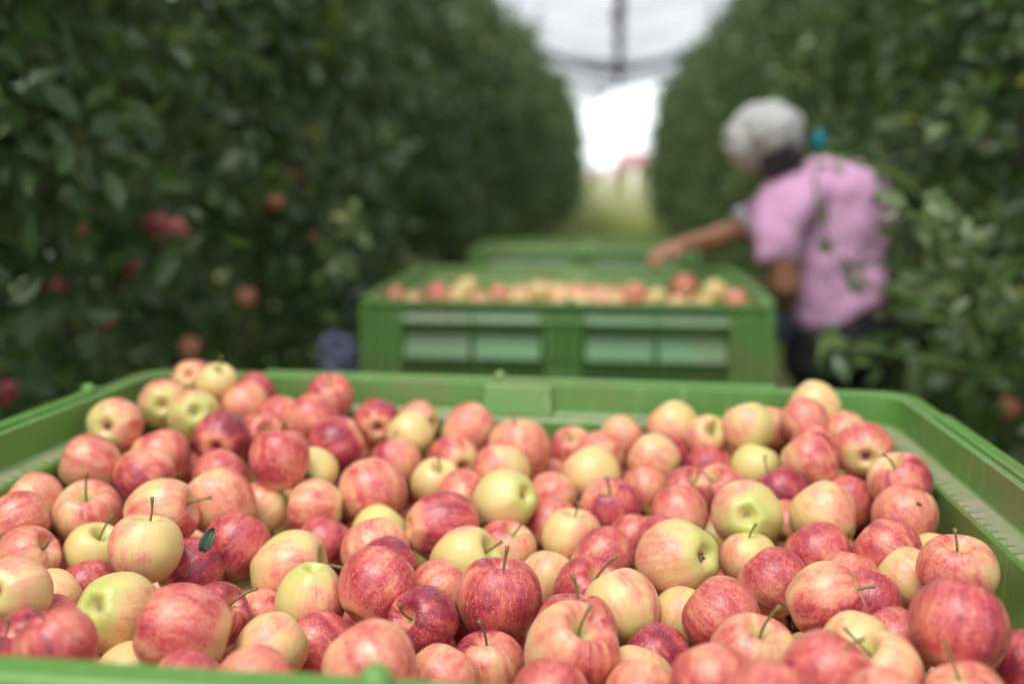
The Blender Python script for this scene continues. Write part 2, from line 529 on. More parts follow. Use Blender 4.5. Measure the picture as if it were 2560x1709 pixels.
def crown_mesh(seed, n=4600, H=3.05, w=0.60, lo=0.30, size=0.088):
    rng = np.random.default_rng(seed)
    # short side branches carry clumps of leaves
    nb = 90
    bz = lo + (H - lo) * rng.uniform(0, 1, nb) ** 0.9
    bphi = rng.uniform(0, 2 * math.pi, nb)
    prof = w * np.clip((H + 0.25 - bz) / (H * 0.55), 0.15, 1) ** 0.55
    bl = prof * rng.uniform(0.55, 1.12, nb)
    k = rng.integers(0, nb, n)
    u = rng.uniform(0.25, 1.0, n) ** 0.7
    rad = bl[k] * u
    P = np.stack([rad * np.cos(bphi[k]) * 0.9, rad * np.sin(bphi[k]), bz[k] + 0.35 * rad], 1)
    P += rng.normal(0, 0.075, (n, 3)) * np.array([1, 1, 1.1])
    P[:, 2] = np.clip(P[:, 2], 0.12, None)
    # thin upright shoots at the top
    ns = 9
    ex = []
    for i in range(ns):
        a = rng.uniform(0, 2 * math.pi); r0 = rng.uniform(0, 0.4); hh = rng.uniform(0.25, 0.55); z0 = H - rng.uniform(0.1, 0.7)
        tt = np.linspace(0, 1, 22)
        ex.append(np.stack([r0 * math.cos(a) + 0.12 * tt * math.cos(a) + rng.normal(0, 0.018, 22), r0 * math.sin(a) + rng.normal(0, 0.018, 22) + 0.12 * tt * math.sin(a), z0 + hh * tt], 1))
    P = np.concatenate([P] + ex)
    N = np.stack([P[:, 0], P[:, 1], np.full(len(P), 0.45)], 1); N[:, :2] /= (np.linalg.norm(N[:, :2], axis=1)[:, None] + 0.1)
    V, F, T = leaf_cloud(P, N, size, rng)
    return np_mesh('crown', V, F, T, M_leaf)


def trunk_mesh(seed):
    rng = np.random.default_rng(seed)
    m = MB()
    m.tube([(0, 0, -0.03), (0.02, 0.01, 0.5), (-0.01, 0.02, 1.2), (0.02, 0, 2.0), (0, 0.01, 2.9)], [0.035, 0.03, 0.026, 0.018, 0.006], 8)
    for i in range(16):
        z = 0.6 + 0.13 * i; a = rng.uniform(0, 6.28); l = 0.45 * (1 - i / 26)
        m.tube([(0, 0, z), (math.cos(a) * l * .5, math.sin(a) * l * .5, z + 0.1), (math.cos(a) * l, math.sin(a) * l, z + 0.12 + 0.1 * rng.uniform())], [0.012, 0.008, 0.004], 5)
    return m.mesh('trunk', M_bark)


CROWNS = [crown_mesh(20 + i, H=2.92 + 0.07 * i) for i in range(5)]
for q_ in (1, 3): CROWNS[q_].materials[0] = M_leaf_light
FARCROWNS = CROWNS
TRUNKS = [trunk_mesh(40 + i) for i in range(2)]


def tree(x, y, label, group, i, s=1.0):
    root = empty('apple_tree', (x, y, 0), (0, 0, random.choice((0, math.pi)) + random.uniform(-0.4, 0.4)), label, 'apple tree', group)
    root.scale = (s, s, s * random.uniform(0.95, 1.05))
    link(bpy.data.objects.new('trunk', TRUNKS[i % 2]), root)
    link(bpy.data.objects.new('crown', CROWNS[i % 5]), root)
    return root


random.seed(3)
LEFT_TREES, RIGHT_TREES = [], []
i = 0
y = 0.55
while y < 27.5:
    LEFT_TREES.append(tree(-1.58 + .27 * min(1, max(0, (y - 6) / 18)) + random.uniform(-0.05, 0.05), y, 'leafy apple tree in the dense row to the left of the green bins', 'apple trees of the left row', i))
    y += 0.72; i += 1
y = 0.9
while y < 24.0:
    RIGHT_TREES.append(tree(1.50 - .27 * min(1, max(0, (y - 6) / 17)) + random.uniform(-0.05, 0.05), y, 'leafy apple tree in the dense row to the right of the green bins', 'apple trees of the right row', i + 2))
    y += 0.72; i += 1
for sx, n0 in ((-4.6, 17), (4.6, 15)):
    for k in range(n0):
        tree(sx + random.uniform(-0.1, 0.1), 0.5 + k * 0.95, 'apple tree of the next row, glimpsed through gaps in the hedge on the ' + ('left' if sx < 0 else 'right'),
             'apple trees of the next row on the ' + ('left' if sx < 0 else 'right'), k)


def grass_tufts():
    rng = np.random.default_rng(5)
    n = 22000
    y = rng.uniform(0, 1, n) ** 0.7 * 34 + 0.5
    x = rng.uniform(-2.3, 2.3, n)
    z = np.where(y > 26, 0.0008 * np.minimum(y - 26, 60), 0)
    h = rng.uniform(0.05, 0.16, n) * (1 + 0.8 * (y > 24))
    a = rng.uniform(0, 6.28, n); w = 0.006 + 0.004 * (y / 8)
    dx, dy = np.cos(a) * w, np.sin(a) * w
    lx, ly = rng.normal(0, 0.04, n), rng.normal(0, 0.04, n)
    V = np.stack([np.stack([x - dx, y - dy, z - .01], 1), np.stack([x + dx, y + dy, z - .01], 1), np.stack([x + lx, y + ly, z + h], 1)], 1).reshape(-1, 3)
    F = np.arange(3 * n).reshape(-1, 3)
    o = link(bpy.data.objects.new('grass', np_mesh('grass', V, F, np.repeat(rng.uniform(0, .9, (n, 2)), 3, axis=0), M_grass)))
    tag(o, 'short grass growing on the alley floor between the two tree rows', 'grass', kind='stuff')


grass_tufts()


def tall_growth():
    rng = np.random.default_rng(8)
    n = 16000
    y = rng.uniform(28.5, 60, n); x = rng.uniform(-7, 7, n) + rng.normal(0, .2, n)
    z = 0.0008 * (y - 26)
    h = rng.uniform(0.35, 1.15, n) * (0.75 + 0.35 * np.sin(x * 2.1 + y * .35))
    a = rng.uniform(0, 6.28, n); w = rng.uniform(.015, .035, n)
    dx, dy = np.cos(a) * w, np.sin(a) * w
    lx, ly = rng.normal(0, 0.12, n), rng.normal(0, 0.12, n)
    V = np.stack([np.stack([x - dx, y - dy, z - .02], 1), np.stack([x + dx, y + dy, z - .02], 1), np.stack([x + lx + dx * .6, y + ly + dy * .6, z + h * .7], 1), np.stack([x + lx * 1.6, y + ly * 1.6, z + h], 1)], 1).reshape(-1, 4, 3)
    V = V.reshape(-1, 3)
    F = (np.arange(n) * 4)[:, None] + np.array([0, 1, 2, 0, 2, 3]); F = F.reshape(-1, 3)
    o = link(bpy.data.objects.new('tall_grass', np_mesh('tall_grass', V, F, np.repeat(rng.uniform(0, .9, (n, 2)), 4, axis=0), M_drygrass)))
    tag(o, 'tall pale grass standing beyond the far end of the alley', 'grass', kind='stuff')


M_drygrass = leaf_material('dry_grass', (0.20, 0.23, 0.09), (0.42, 0.38, 0.20), (0.3, 0.3, 0.16), 0.25, 0.7)
tall_growth()


# far end of the alley
def house(x, y, w, d, h, ridge, label, wallc, roofc):
    root = empty('house', (x, y, 0.04), None, label, 'house')
    m = MB(); m.box(-w / 2, w / 2, -d / 2, d / 2, 0, h); m.build('wall', simple('render_' + label[:6], wallc, 0.9, 0.1, 1), root)
    m = MB()
    e = 0.4
    v = [(-w / 2 - e, -d / 2 - e, h), (w / 2 + e, -d / 2 - e, h), (w / 2 + e, d / 2 + e, h), (-w / 2 - e, d / 2 + e, h), (-w / 2 - e, 0, h + ridge), (w / 2 + e, 0, h + ridge)]
    m.add([(a, b, c + 0.01) for a, b, c in v], [(0, 1, 5, 4), (2, 3, 4, 5), (0, 4, 3), (1, 2, 5), (3, 2, 1, 0)])
    rf = m.build('roof', simple('tiles_' + label[:6], roofc, 0.8, 0.25, 3), root)
    m = MB(); m.box(w * .2, w * .2 + .6, .3, .9, h + ridge * .4, h + ridge + .7); m.build('chimney', simple('chim_' + label[:6], (0.35, 0.2, 0.16), 0.9), rf)
    for wx in (-w * .32, 0, w * .32):
        m = MB(); m.box(wx - .5, wx + .5, -d / 2 - .04, -d / 2 + .02, h * .45, h * .45 + 1.2)
        m.build('window', simple('glass_' + label[:6], (0.06, 0.07, 0.09), 0.2), root)


house(-1.6, 96, 6, 6, .6, .7, 'low pale house with light red roof at the end of the alley', (0.60, 0.52, 0.46), (0.34, 0.23, 0.21))
house(5.6, 90, 10, 8, 1.4, 1.4, 'house with dark red roof above bushes beyond the right row', (0.45, 0.40, 0.34), (0.16, 0.07, 0.065))


def bush(x, y, w, h, seed, label):
    rng = np.random.default_rng(seed)
    n = 1500
    d = rng.normal(0, 1, (n, 3)); d /= np.linalg.norm(d, axis=1)[:, None]
    P = d * np.array([w / 2, w / 2.6, h / 2]) * (rng.uniform(0.5, 1, n) ** 0.4)[:, None] + np.array([0, 0, h * 0.5])
    P[:, 2] = np.abs(P[:, 2])
    V, F, T = leaf_cloud(P, d, 0.35, rng)
    root = empty('bush', (x, y, 0.03), None, label, 'bush')
    link(bpy.data.objects.new('foliage', np_mesh('foliage', V, F, T, M_leaf_fresh)), root)
    m = MB(); m.tube([(0, 0, -.05), (0, 0, h * .7)], [.1, .04], 6); m.build('stem', M_bark, root)


bush(-3.6, 70, 3.0, 2.4, 1, 'round green bush at the left side of the far field')
bush(3.6, 66, 3.4, 2.0, 2, 'olive bush under the dark red roof beyond the rows')
bush(6.8, 62, 3.6, 2.2, 3, 'wide bush half hidden by the end of the right row')
for k, (px, py, hh) in enumerate(((-1.32, 30.5, 1.75), (-0.35, 33, 1.5), (0.52, 31, 1.45), (1.25, 29.5, 1.6))):
    m = MB(); m.tube([(0, 0, -0.03), (0, 0, hh)], 0.045, 8)
    o = m.build('field_stake', simple('pale_stake_%d' % k, (0.62, 0.62, 0.55), 0.7))
    o.location = (px, py, 0.005)
    tag(o, ('pale stake at the left edge of the far field gap', 'pale stake left of the middle of the far field gap', 'pale stake right of the middle of the far field gap', 'pale stake by the end of the right tree row')[k], 'stake', 'stakes in the far field')


# ------------------------------------------------------------------ hail net over the alley
def hail_net():
    root = empty('hail_net', (0.0, 9.8, 3.15), None, 'pale grey hail net sagging over the alley between the two tree rows', 'net')
    ys = np.linspace(-3.0, 21.5, 40)
    us = np.linspace(-1, 1, 31)
    V = []
    for yy in ys:
        for u in us:
            a = abs(u)
            z = 0.0 + 0.66 * (0.25 * a + 0.75 * a ** 1.9) + 0.035 * math.sin(yy * 1.1 + u * 5) * (1 - a)
            V.append((u * 2.3, yy - 9.8, z))
    n = len(us)
    F = [(j * n + i, j * n + i + 1, (j + 1) * n + i + 1, (j + 1) * n + i) for j in range(len(ys) - 1) for i in range(n - 1)]
    m = MB(); m.add(V, F, True); m.build('net_sheet', net_material(), root)
    m = MB()
    V = []
    for yy in np.linspace(21.6, 29.5, 12):
        for u in np.linspace(-1, -0.04 - .25 * (yy - 21.6) / 8, 14):
            V.append((u * 2.3, yy - 9.8, 0.66 * (0.25 * -u + 0.75 * (-u) ** 1.9) - .02))
    m.add(V, [(j * 14 + i, j * 14 + i + 1, (j + 1) * 14 + i + 1, (j + 1) * 14 + i) for j in range(11) for i in range(13)], True)
    m.build('net_sheet', net_material(), root)
    m = MB(); m.tube([V[k * 14 + 13] for k in range(12)], .03, 6); m.build('edge_cable', M_cable, root)
    # the two halves are clipped together down the middle
    m = MB()
    pts = [(0.02 * math.sin(k * 1.7), -12.8 + k * 0.6, 0.0 + 0.025 * math.sin(k * 0.9)) for k in range(39)]
    m.tube(pts, [0.060 + 0.020 * math.sin(k * 2.1) for k in range(39)], 8); m.build('middle_seam', M_seam, root)
    for k in range(20):
        mm = MB(); yy = -12.4 + k * 1.2
        mm.box(-0.05, 0.05, yy - 0.03, yy + 0.03, -0.085, -0.045); mm.build('net_clip', M_cable, root, bevel=0.01)
    for yy, r in ((17.6 - 9.8, 0.085), (21.5 - 9.8, 0.055)):
        mm = MB()
        pts = [(u * 2.3, yy, 0.66 * (0.25 * abs(u) + 0.75 * abs(u) ** 1.9) - 0.03) for u in np.linspace(-1, 1, 25)]
        mm.tube(pts, [r * (1 + 0.25 * math.sin(7 * k)) for k in range(25)], 8); mm.build('gathered_hem', M_cable, root)
    mm = MB(); mm.tube([(0, 17.6 - 9.8, 0.0), (0.03, 17.4 - 9.8, -0.28)], [0.09, 0.03], 8); mm.build('tie', M_cable, root)


M_seam = simple('net_seam', (0.12, 0.14, 0.17), 0.8, 0.2, 10)
hail_net()
for sx in (-1.58, 1.50):
    for k, yy in enumerate((5.9, 11.7, 17.6)):
        m = MB(); m.tube([(0, 0, -0.05), (0, 0, 3.9)], 0.045, 10)
        o = m.build('net_post', simple('concrete_post', (0.30, 0.29, 0.27), 0.9, 0.2, 12)); o.location = (sx + 0.02, yy, 0)
        tag(o, ('grey post carrying the net inside the ' + ('left' if sx < 0 else 'right') + ' tree row, ' + ('nearest of three', 'middle of three', 'farthest of three')[k]), 'post', 'net posts in the tree rows')


# ------------------------------------------------------------------ harvest bins
def outline(inset, z, rc, seg=6, hx=0.6, hy=0.5):
    x, y = hx - inset, hy - inset
    pts = []
    for cx, cy, a0 in ((x - rc, y - rc, 0), (-x + rc, y - rc, 90), (-x + rc, -y + rc, 180), (x - rc, -y + rc, 270)):
        for k in range(seg + 1):
            a = R(a0 + 90 * k / seg)
            pts.append((cx + rc * math.cos(a), cy + rc * math.sin(a), z))
    return pts


def bin_meshes():
    out = []
    m = MB()
    prof = [(.055, .02, .05), (.055, .690, .05), (.052, .694, .05), (.010, .697, .055), (.008, .700, .055), (.022, .741, .05), (.020, .7435, .05), (.001, .745, .055), (0, .748, .056), (0, .757, .056), (.003, .760, .055),
            (.025, .760, .045), (.029, .757, .043), (.031, .717, .045), (.033, .7145, .045), (.058, .711, .075), (.061, .707, .078), (.062, .60, .07), (.066, .05, .06)]
    # keep sharp creases by doubling nothing: bevel-like closely spaced rings
    m.rings([outline(*p) for p in prof], True, True, True, smooth=True)
    # floor inside is the last cap
    out.append(('body', m, 0, None))
    # raised strips on the rim
    m = MB()
    m.box(-.40, .40, .478, .4985, .7585, .765)
    m.box(.578, .5985, -.32, .32, .7585, .765); m.box(-.5985, -.578, -.32, .32, .7585, .765)
    out.append(('rim_strip', m, .004, None))
    for nm, xx, yy in (('knob', -.022, .488), ('knob', .020, -.488), ('knob', -.588, .29), ('knob', .588, -.29)):
        m = MB(); m.ball((xx, yy, .764), .011, .011, .012, 14, 10); out.append((nm, m, 0, None))
    # centre blocks on the inner band and ledge ribs
    for s in (1, -1):
        m = MB(); m.hexa([(-.046, s * .4705, .712), (.062, s * .4705, .712), (.062, s * .448, .712), (-.046, s * .448, .712), (-.046, s * .4705, .757), (.062, s * .4705, .757), (.058, s * .466, .757), (-.042, s * .466, .757)])
        out.append(('centre_block', m, .003, None))
    m = MB()
    for k in range(-13, 14):
        for s in (1, -1):
            if abs(k) > 1: m.box(k * .04 - .0012, k * .04 + .0012, s * .4545 - .012, s * .4545 + .012, .7105, .7128)
    for k in range(-20, 21):
        for s in (1, -1): m.box(s * .5545 - .012, s * .5545 + .012, k * .021 - .0008, k * .021 + .0008, .7105, .7128)
    out.append(('ledge_ribs', m, 0, 'stuff'))
    # corner posts: fluted
    for sx in (1, -1):
        for sy in (1, -1):
            m = MB()
            for k in range(4):
                x0 = .595 - .031 * (k + 1); x1 = .595 - .031 * k - .003
                y0, y1 = .443, .4955 - (.003 if k % 2 else 0)
                m.box(*(sorted((sx * x0, sx * x1))), *(sorted((sy * y0, sy * y1))), .03, .6895)
                m.box(*(sorted((sx * x0, sx * x1))), *(sorted((sy * .4725, sy * y1))), .6905, .7425)
                m.box(*(sorted((sx * .543, sx * (.5955 - (.003 if k % 2 else 0))))), *(sorted((sy * (.440 - .029 * k), sy * (.440 - .029 * k - .026)))), .03, .6895)
                m.box(*(sorted((sx * .5725, sx * (.5955 - (.003 if k % 2 else 0))))), *(sorted((sy * (.440 - .029 * k), sy * (.440 - .029 * k - .026)))), .6905, .7425)
            out.append(('corner_post', m, .003, None))
    # outward sloping panels, centre pillar, vent bars on all four faces
    for face in range(4):
        ang = face * math.pi / 2
        long = face % 2 == 0
        half = .6 if long else .5
        off = -.446 if long else -.546
        inner = half - .135
        ca, sa = math.cos(ang), math.sin(ang)

        def rot(p):
            return (p[0] * ca - p[1] * sa, p[0] * sa + p[1] * ca, p[2])

        def hx(m, x0, x1, zt, zb, d0, d1, under=.012, back=-.004):
            # wedge: top edge at depth d0, bottom edge at depth d1 (towards outside)
            p = [(x0, off - d1, zb), (x1, off - d1, zb), (x1, off - back, zb - under), (x0, off - back, zb - under),
                 (x0, off - d0, zt), (x1, off - d0, zt), (x1, off - back, zt), (x0, off - back, zt)]
            m.hexa([rot(q) for q in p])
        q = (inner - .065) / 2
        spans = [(-inner, -inner + q - .006), (-inner + q + .006, -.065), (.065, inner - q - .006), (inner - q + .006, inner)]
        for a, b in spans:
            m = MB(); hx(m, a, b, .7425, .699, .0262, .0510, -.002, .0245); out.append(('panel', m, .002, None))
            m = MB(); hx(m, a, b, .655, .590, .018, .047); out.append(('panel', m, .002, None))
            m = MB()
            nb = int((b - a) / .017)
            for k in range(nb):
                x0 = a + (k + .5) * (b - a) / nb
                m.hexa([rot((xx, yy, zz)) for zz in (.34, .565) for xx, yy in ((x0 - .004, off - .036), (x0 + .004, off - .036), (x0 + .004, off + .004), (x0 - .004, off + .004))])
            out.append(('vent_bars', m, 0, 'stuff'))
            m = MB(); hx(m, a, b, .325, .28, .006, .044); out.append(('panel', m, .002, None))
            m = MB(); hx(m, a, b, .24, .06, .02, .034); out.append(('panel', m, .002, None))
        m = MB()
        m.hexa([rot(p) for p in ((-.058, off - .028, .04), (.058, off - .028, .04), (.058, off + .004, .04), (-.058, off + .004, .04), (-.058, off - .028, .689), (.058, off - .028, .689), (.058, off + .004, .689), (-.058, off + .004, .689))])
        for k in (-1.5, -.5, .5, 1.5):
            x0 = k * .03
            m.hexa([rot(p) for p in ((x0 - .007, off - .047, .59), (x0 + .007, off - .047, .59), (x0 + .007, off - .0285, .59), (x0 - .007, off - .0285, .59), (x0 - .007, off - .042, .735), (x0 + .007, off - .042, .735), (x0 + .007, off - .0285, .735), (x0 - .007, off - .0285, .735))])
        out.append(('centre_pillar', m, .003, None))
    # feet
    for sx in (-1, 0, 1):
        m = MB(); m.box(sx * .5 - .05, sx * .5 + .05, -.47, .47, -.0, .045); out.append(('skid', m, .006, None))
    return out


BIN = bin_meshes()
BIN_CACHE = []
for nm, mb, bev, kd in BIN:
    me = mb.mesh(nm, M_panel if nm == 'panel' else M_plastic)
    if nm == 'body':
        me.set_sharp_from_angle(angle=R(35))
    BIN_CACHE.append((nm, me, bev, kd))


def make_bin(loc, rot, label):
    root = empty('harvest_bin', loc, rot, label, 'fruit bin', 'green plastic fruit bins in a line')
    for nm, me, bev, kd in BIN_CACHE:
        o = link(bpy.data.objects.new(nm, me), root)
        if kd: o['kind'] = kd
        if bev:
            b = o.modifiers.new('bevel', 'BEVEL'); b.width = bev; b.segments = 2; b.limit_method = 'ANGLE'; b.angle_limit = R(40)
    return root


B1_ROT = Euler((-0.0235, 0.00820703, -0.00329652), 'XYZ')
B1_T = Vector((-0.15610784, 0.52050992, 1.1475))
B1 = B1_T + B1_ROT.to_matrix() @ Vector((0, .5, -.76))
make_bin(B1, B1_ROT, 'open green plastic bin in front, heaped full of apples')
B2 = Vector((-0.145, 2.80 + .5, 1.075 - .76))
make_bin(B2, Euler((0, 0, 0)), 'second green plastic bin, standing behind the heaped front one')
B3 = Vector((-0.165, 5.08 + .5, 1.012 - .76))
make_bin(B3, Euler((0, 0, 0)), 'farthest green plastic bin, its rim just showing behind the second')


def trailer(loc, label, tilt=0, hh=None):
    z = loc[2]
    root = empty('bin_trailer', (loc[0], loc[1], 0), None, label, 'trailer', 'low trailers under the bins')
    m = MB()
    for s in (-1, 1): m.box(s * .5 - .03, s * .5 + .03, -.55, .75, z - .10, z - .04)
    for yy in (-.45, 0, .45): m.box(-.53, .53, yy - .03, yy + .03, z - .04, z - .028)
    m.box(-.03, .03, .45, 1.55, z - .10, z - .05)
    m.build('frame', M_steel, root, bevel=.004)
    for s in (-1, 1):
        w = MB()
        w.tube([(s * .36, 0, .13), (s * .46, 0, .13)], .10, 18)
        wh = w.build('wheel', M_steel, root)
        t_ = MB()
        rs = []
        for k in range(25):
            a = k * 2 * math.pi / 24
            rs.append([(s * .41 + .045 * math.cos(b), math.sin(a) * (.115 + .03 * math.sin(b)) , .145 + math.cos(a) * (.115 + .03 * math.sin(b))) for b in [j * math.pi / 5 for j in range(10)]])
        t_.rings(rs); t_.build('tyre', M_rubber, wh)


trailer((B1.x, B1.y, B1.z - .03), 'low steel trailer carrying the front bin')
trailer((B2.x, B2.y, B2.z), 'low steel trailer carrying the second bin')
trailer((B3.x, B3.y, B3.z), 'low steel trailer carrying the farthest bin')

# ------------------------------------------------------------------ apples
PROF = [(0.0, .47), (.05, .465), (.12, .50), (.20, .585), (.30, .70), (.42, .785), (.56, .775), (.70, .685), (.82, .55), (.91, .39), (.975, .205), (1.0, 0.0), (.975, -.19), (.91, -.375), (.81, -.55),
        (.69, -.70), (.56, -.81), (.45, -.865), (.35, -.875), (.26, -.835), (.18, -.765), (.10, -.69), (0.0, -.665)]


def catmull(P, n):
    P = [Vector((a, b)) for a, b in P]
    out = []
    m = len(P) - 1
    for i in range(n + 1):
        t = i / n * m; k = min(int(t), m - 1); u = t - k
        p0, p1, p2, p3 = P[max(k - 1, 0)], P[k], P[k + 1], P[min(k + 2, m)]
        out.append(0.5 * ((2 * p1) + (p2 - p0) * u + (2 * p0 - 5 * p1 + 4 * p2 - p3) * u * u + (3 * p1 - p0 - 3 * p2 + p3) * u ** 3))
    return out


def apple_mesh(seed, hs, taper, seg=44, rings=44):
    rnd = random.Random(seed)
    pr = catmull(PROF, rings)
    lob = rnd.uniform(0, 6.28); lean = rnd.uniform(0, 6.28); la = rnd.uniform(.0, .05)
    V, F = [], []
    for i, p in enumerate(pr):
        r, z = max(p.x, 0.0), p.y
        wl = max(0, -z) ** 1.5 * .065 + .008
        wt = max(0, z) ** 2 * .03
        for j in range(seg):
            a = 2 * math.pi * j / seg
            rr = r * (1 + taper * z) * (1 + wl * math.cos(5 * (a + lob)) * min(1, r * 2) + wt * math.cos(3 * a + lob) + .018 * math.cos(2 * a + lean))
            q = Vector((math.cos(a) * rr, math.sin(a) * rr, z * hs))
            nz = noise.noise(Vector((q.x * .9 + seed * 3.1, q.y * .9, q.z * .9)))
            q *= 1 + .035 * nz * min(1, r * 1.5)
            q.z += la * q.x * math.cos(lean) + la * q.y * math.sin(lean)
            V.append(q)
    for i in range(rings):
        for j in range(seg):
            k = (j + 1) % seg
            F.append((i * seg + j, (i + 1) * seg + j, (i + 1) * seg + k, i * seg + k))
    m = MB(); m.add(V, F, True)
    return m.mesh('apple', M_apple)


APPLE_ME = [apple_mesh(i, hs, tp) for i, (hs, tp) in enumerate(((1.10, .03), (1.04, .05), (1.16, .07), (1.0, .01), (1.08, .08), (1.13, .04), (1.02, .03), (1.06, .02)))]
LOW_ME = apple_mesh(50, 1.0, .05, 18, 16)


def stem_mesh(seed, L, bend):
    rnd = random.Random(seed)
    m = MB()
    pts, rad = [], []
    n = 8
    for k in range(n + 1):
        t = k / n
        pts.append((bend * t * t * L, .25 * bend * math.sin(t * 3) * L, .42 + t * L))
        rad.append(.031 + .012 * (1 - t) + (.028 * max(0, (t - .78) / .22)))
    m.tube(pts, rad, 8)
    return m.mesh('stem', M_stem)


STEMS = [stem_mesh(1, .86, .12), stem_mesh(2, 1.0, -.25), stem_mesh(3, .78, .4), stem_mesh(4, 1.15, .15)]


def calyx_mesh(seed):
    rnd = random.Random(seed)
    m = MB()
    m.ball((0, 0, -.64), .055, .055, .05, 8, 6)
    for k in range(5):
        a = 2 * math.pi * k / 5 + rnd.uniform(-.2, .2)
        c, s = math.cos(a), math.sin(a)
        px, py = -s, c
        pts = []
        for t, w, z in ((0, .035, -.66), (.5, .045, -.74), (1, .004, -.77 + rnd.uniform(-.03, .04))):
            r = .04 + .10 * t
            pts += [(c * r + px * w, s * r + py * w, z), (c * r - px * w, s * r - py * w, z), (c * r - px * w, s * r - py * w, z + .02), (c * r + px * w, s * r + py * w, z + .02)]
        f = []
        for i in range(2):
            b = i * 4
            f += [(b, b + 1, b + 5, b + 4), (b + 1, b + 2, b + 6, b + 5), (b + 2, b + 3, b + 7, b + 6), (b + 3, b, b + 4, b + 7)]
        f += [(0, 3, 2, 1), (8, 9, 10, 11)]
        m.add(pts, f, True)
    return m.mesh('calyx', M_calyx)


CALYX = [calyx_mesh(1), calyx_mesh(2)]


def put_apple(P, r, st, bl, colr, label, group, cat='apple', me=None, stem=True, calyx=True, k=0):
    o = bpy.data.objects.new('apple', me or APPLE_ME[k % 8])
    z = Vector(st).normalized(); x = Vector(bl); x = (x - z * x.dot(z)).normalized(); yv = z.cross(x)
    M = Matrix((x, yv, z)).transposed().to_4x4()
    o.matrix_world = Matrix.Translation(P) @ M @ Matrix.Scale(r, 4)
    o.color = (*colr, 1)
    link(o)
    tag(o, label, cat, group)
    if stem:
        s = link(bpy.data.objects.new('stem', STEMS[k % 4]), o); s.rotation_euler = (0, 0, k * 2.4)
    if calyx:
        link(bpy.data.objects.new('calyx', CALYX[k % 2]), o)
    return o


def rand_color(rnd):
    c = rnd.random()
    if c < .2: return (rnd.uniform(.05, .4), rnd.uniform(.1, .5), rnd.uniform(.4, 1))
    if c < .6: return (rnd.uniform(.5, .9), rnd.uniform(.3, .6), rnd.uniform(.1, .5))
    return (rnd.uniform(.8, 1), rnd.uniform(.6, .95), rnd.uniform(0, .3))


def rand_dir(rnd):
    while True:
        v = Vector((rnd.uniform(-1, 1), rnd.uniform(-1, 1), rnd.uniform(-1, 1)))
        if .1 < v.length < 1: return v.normalized()


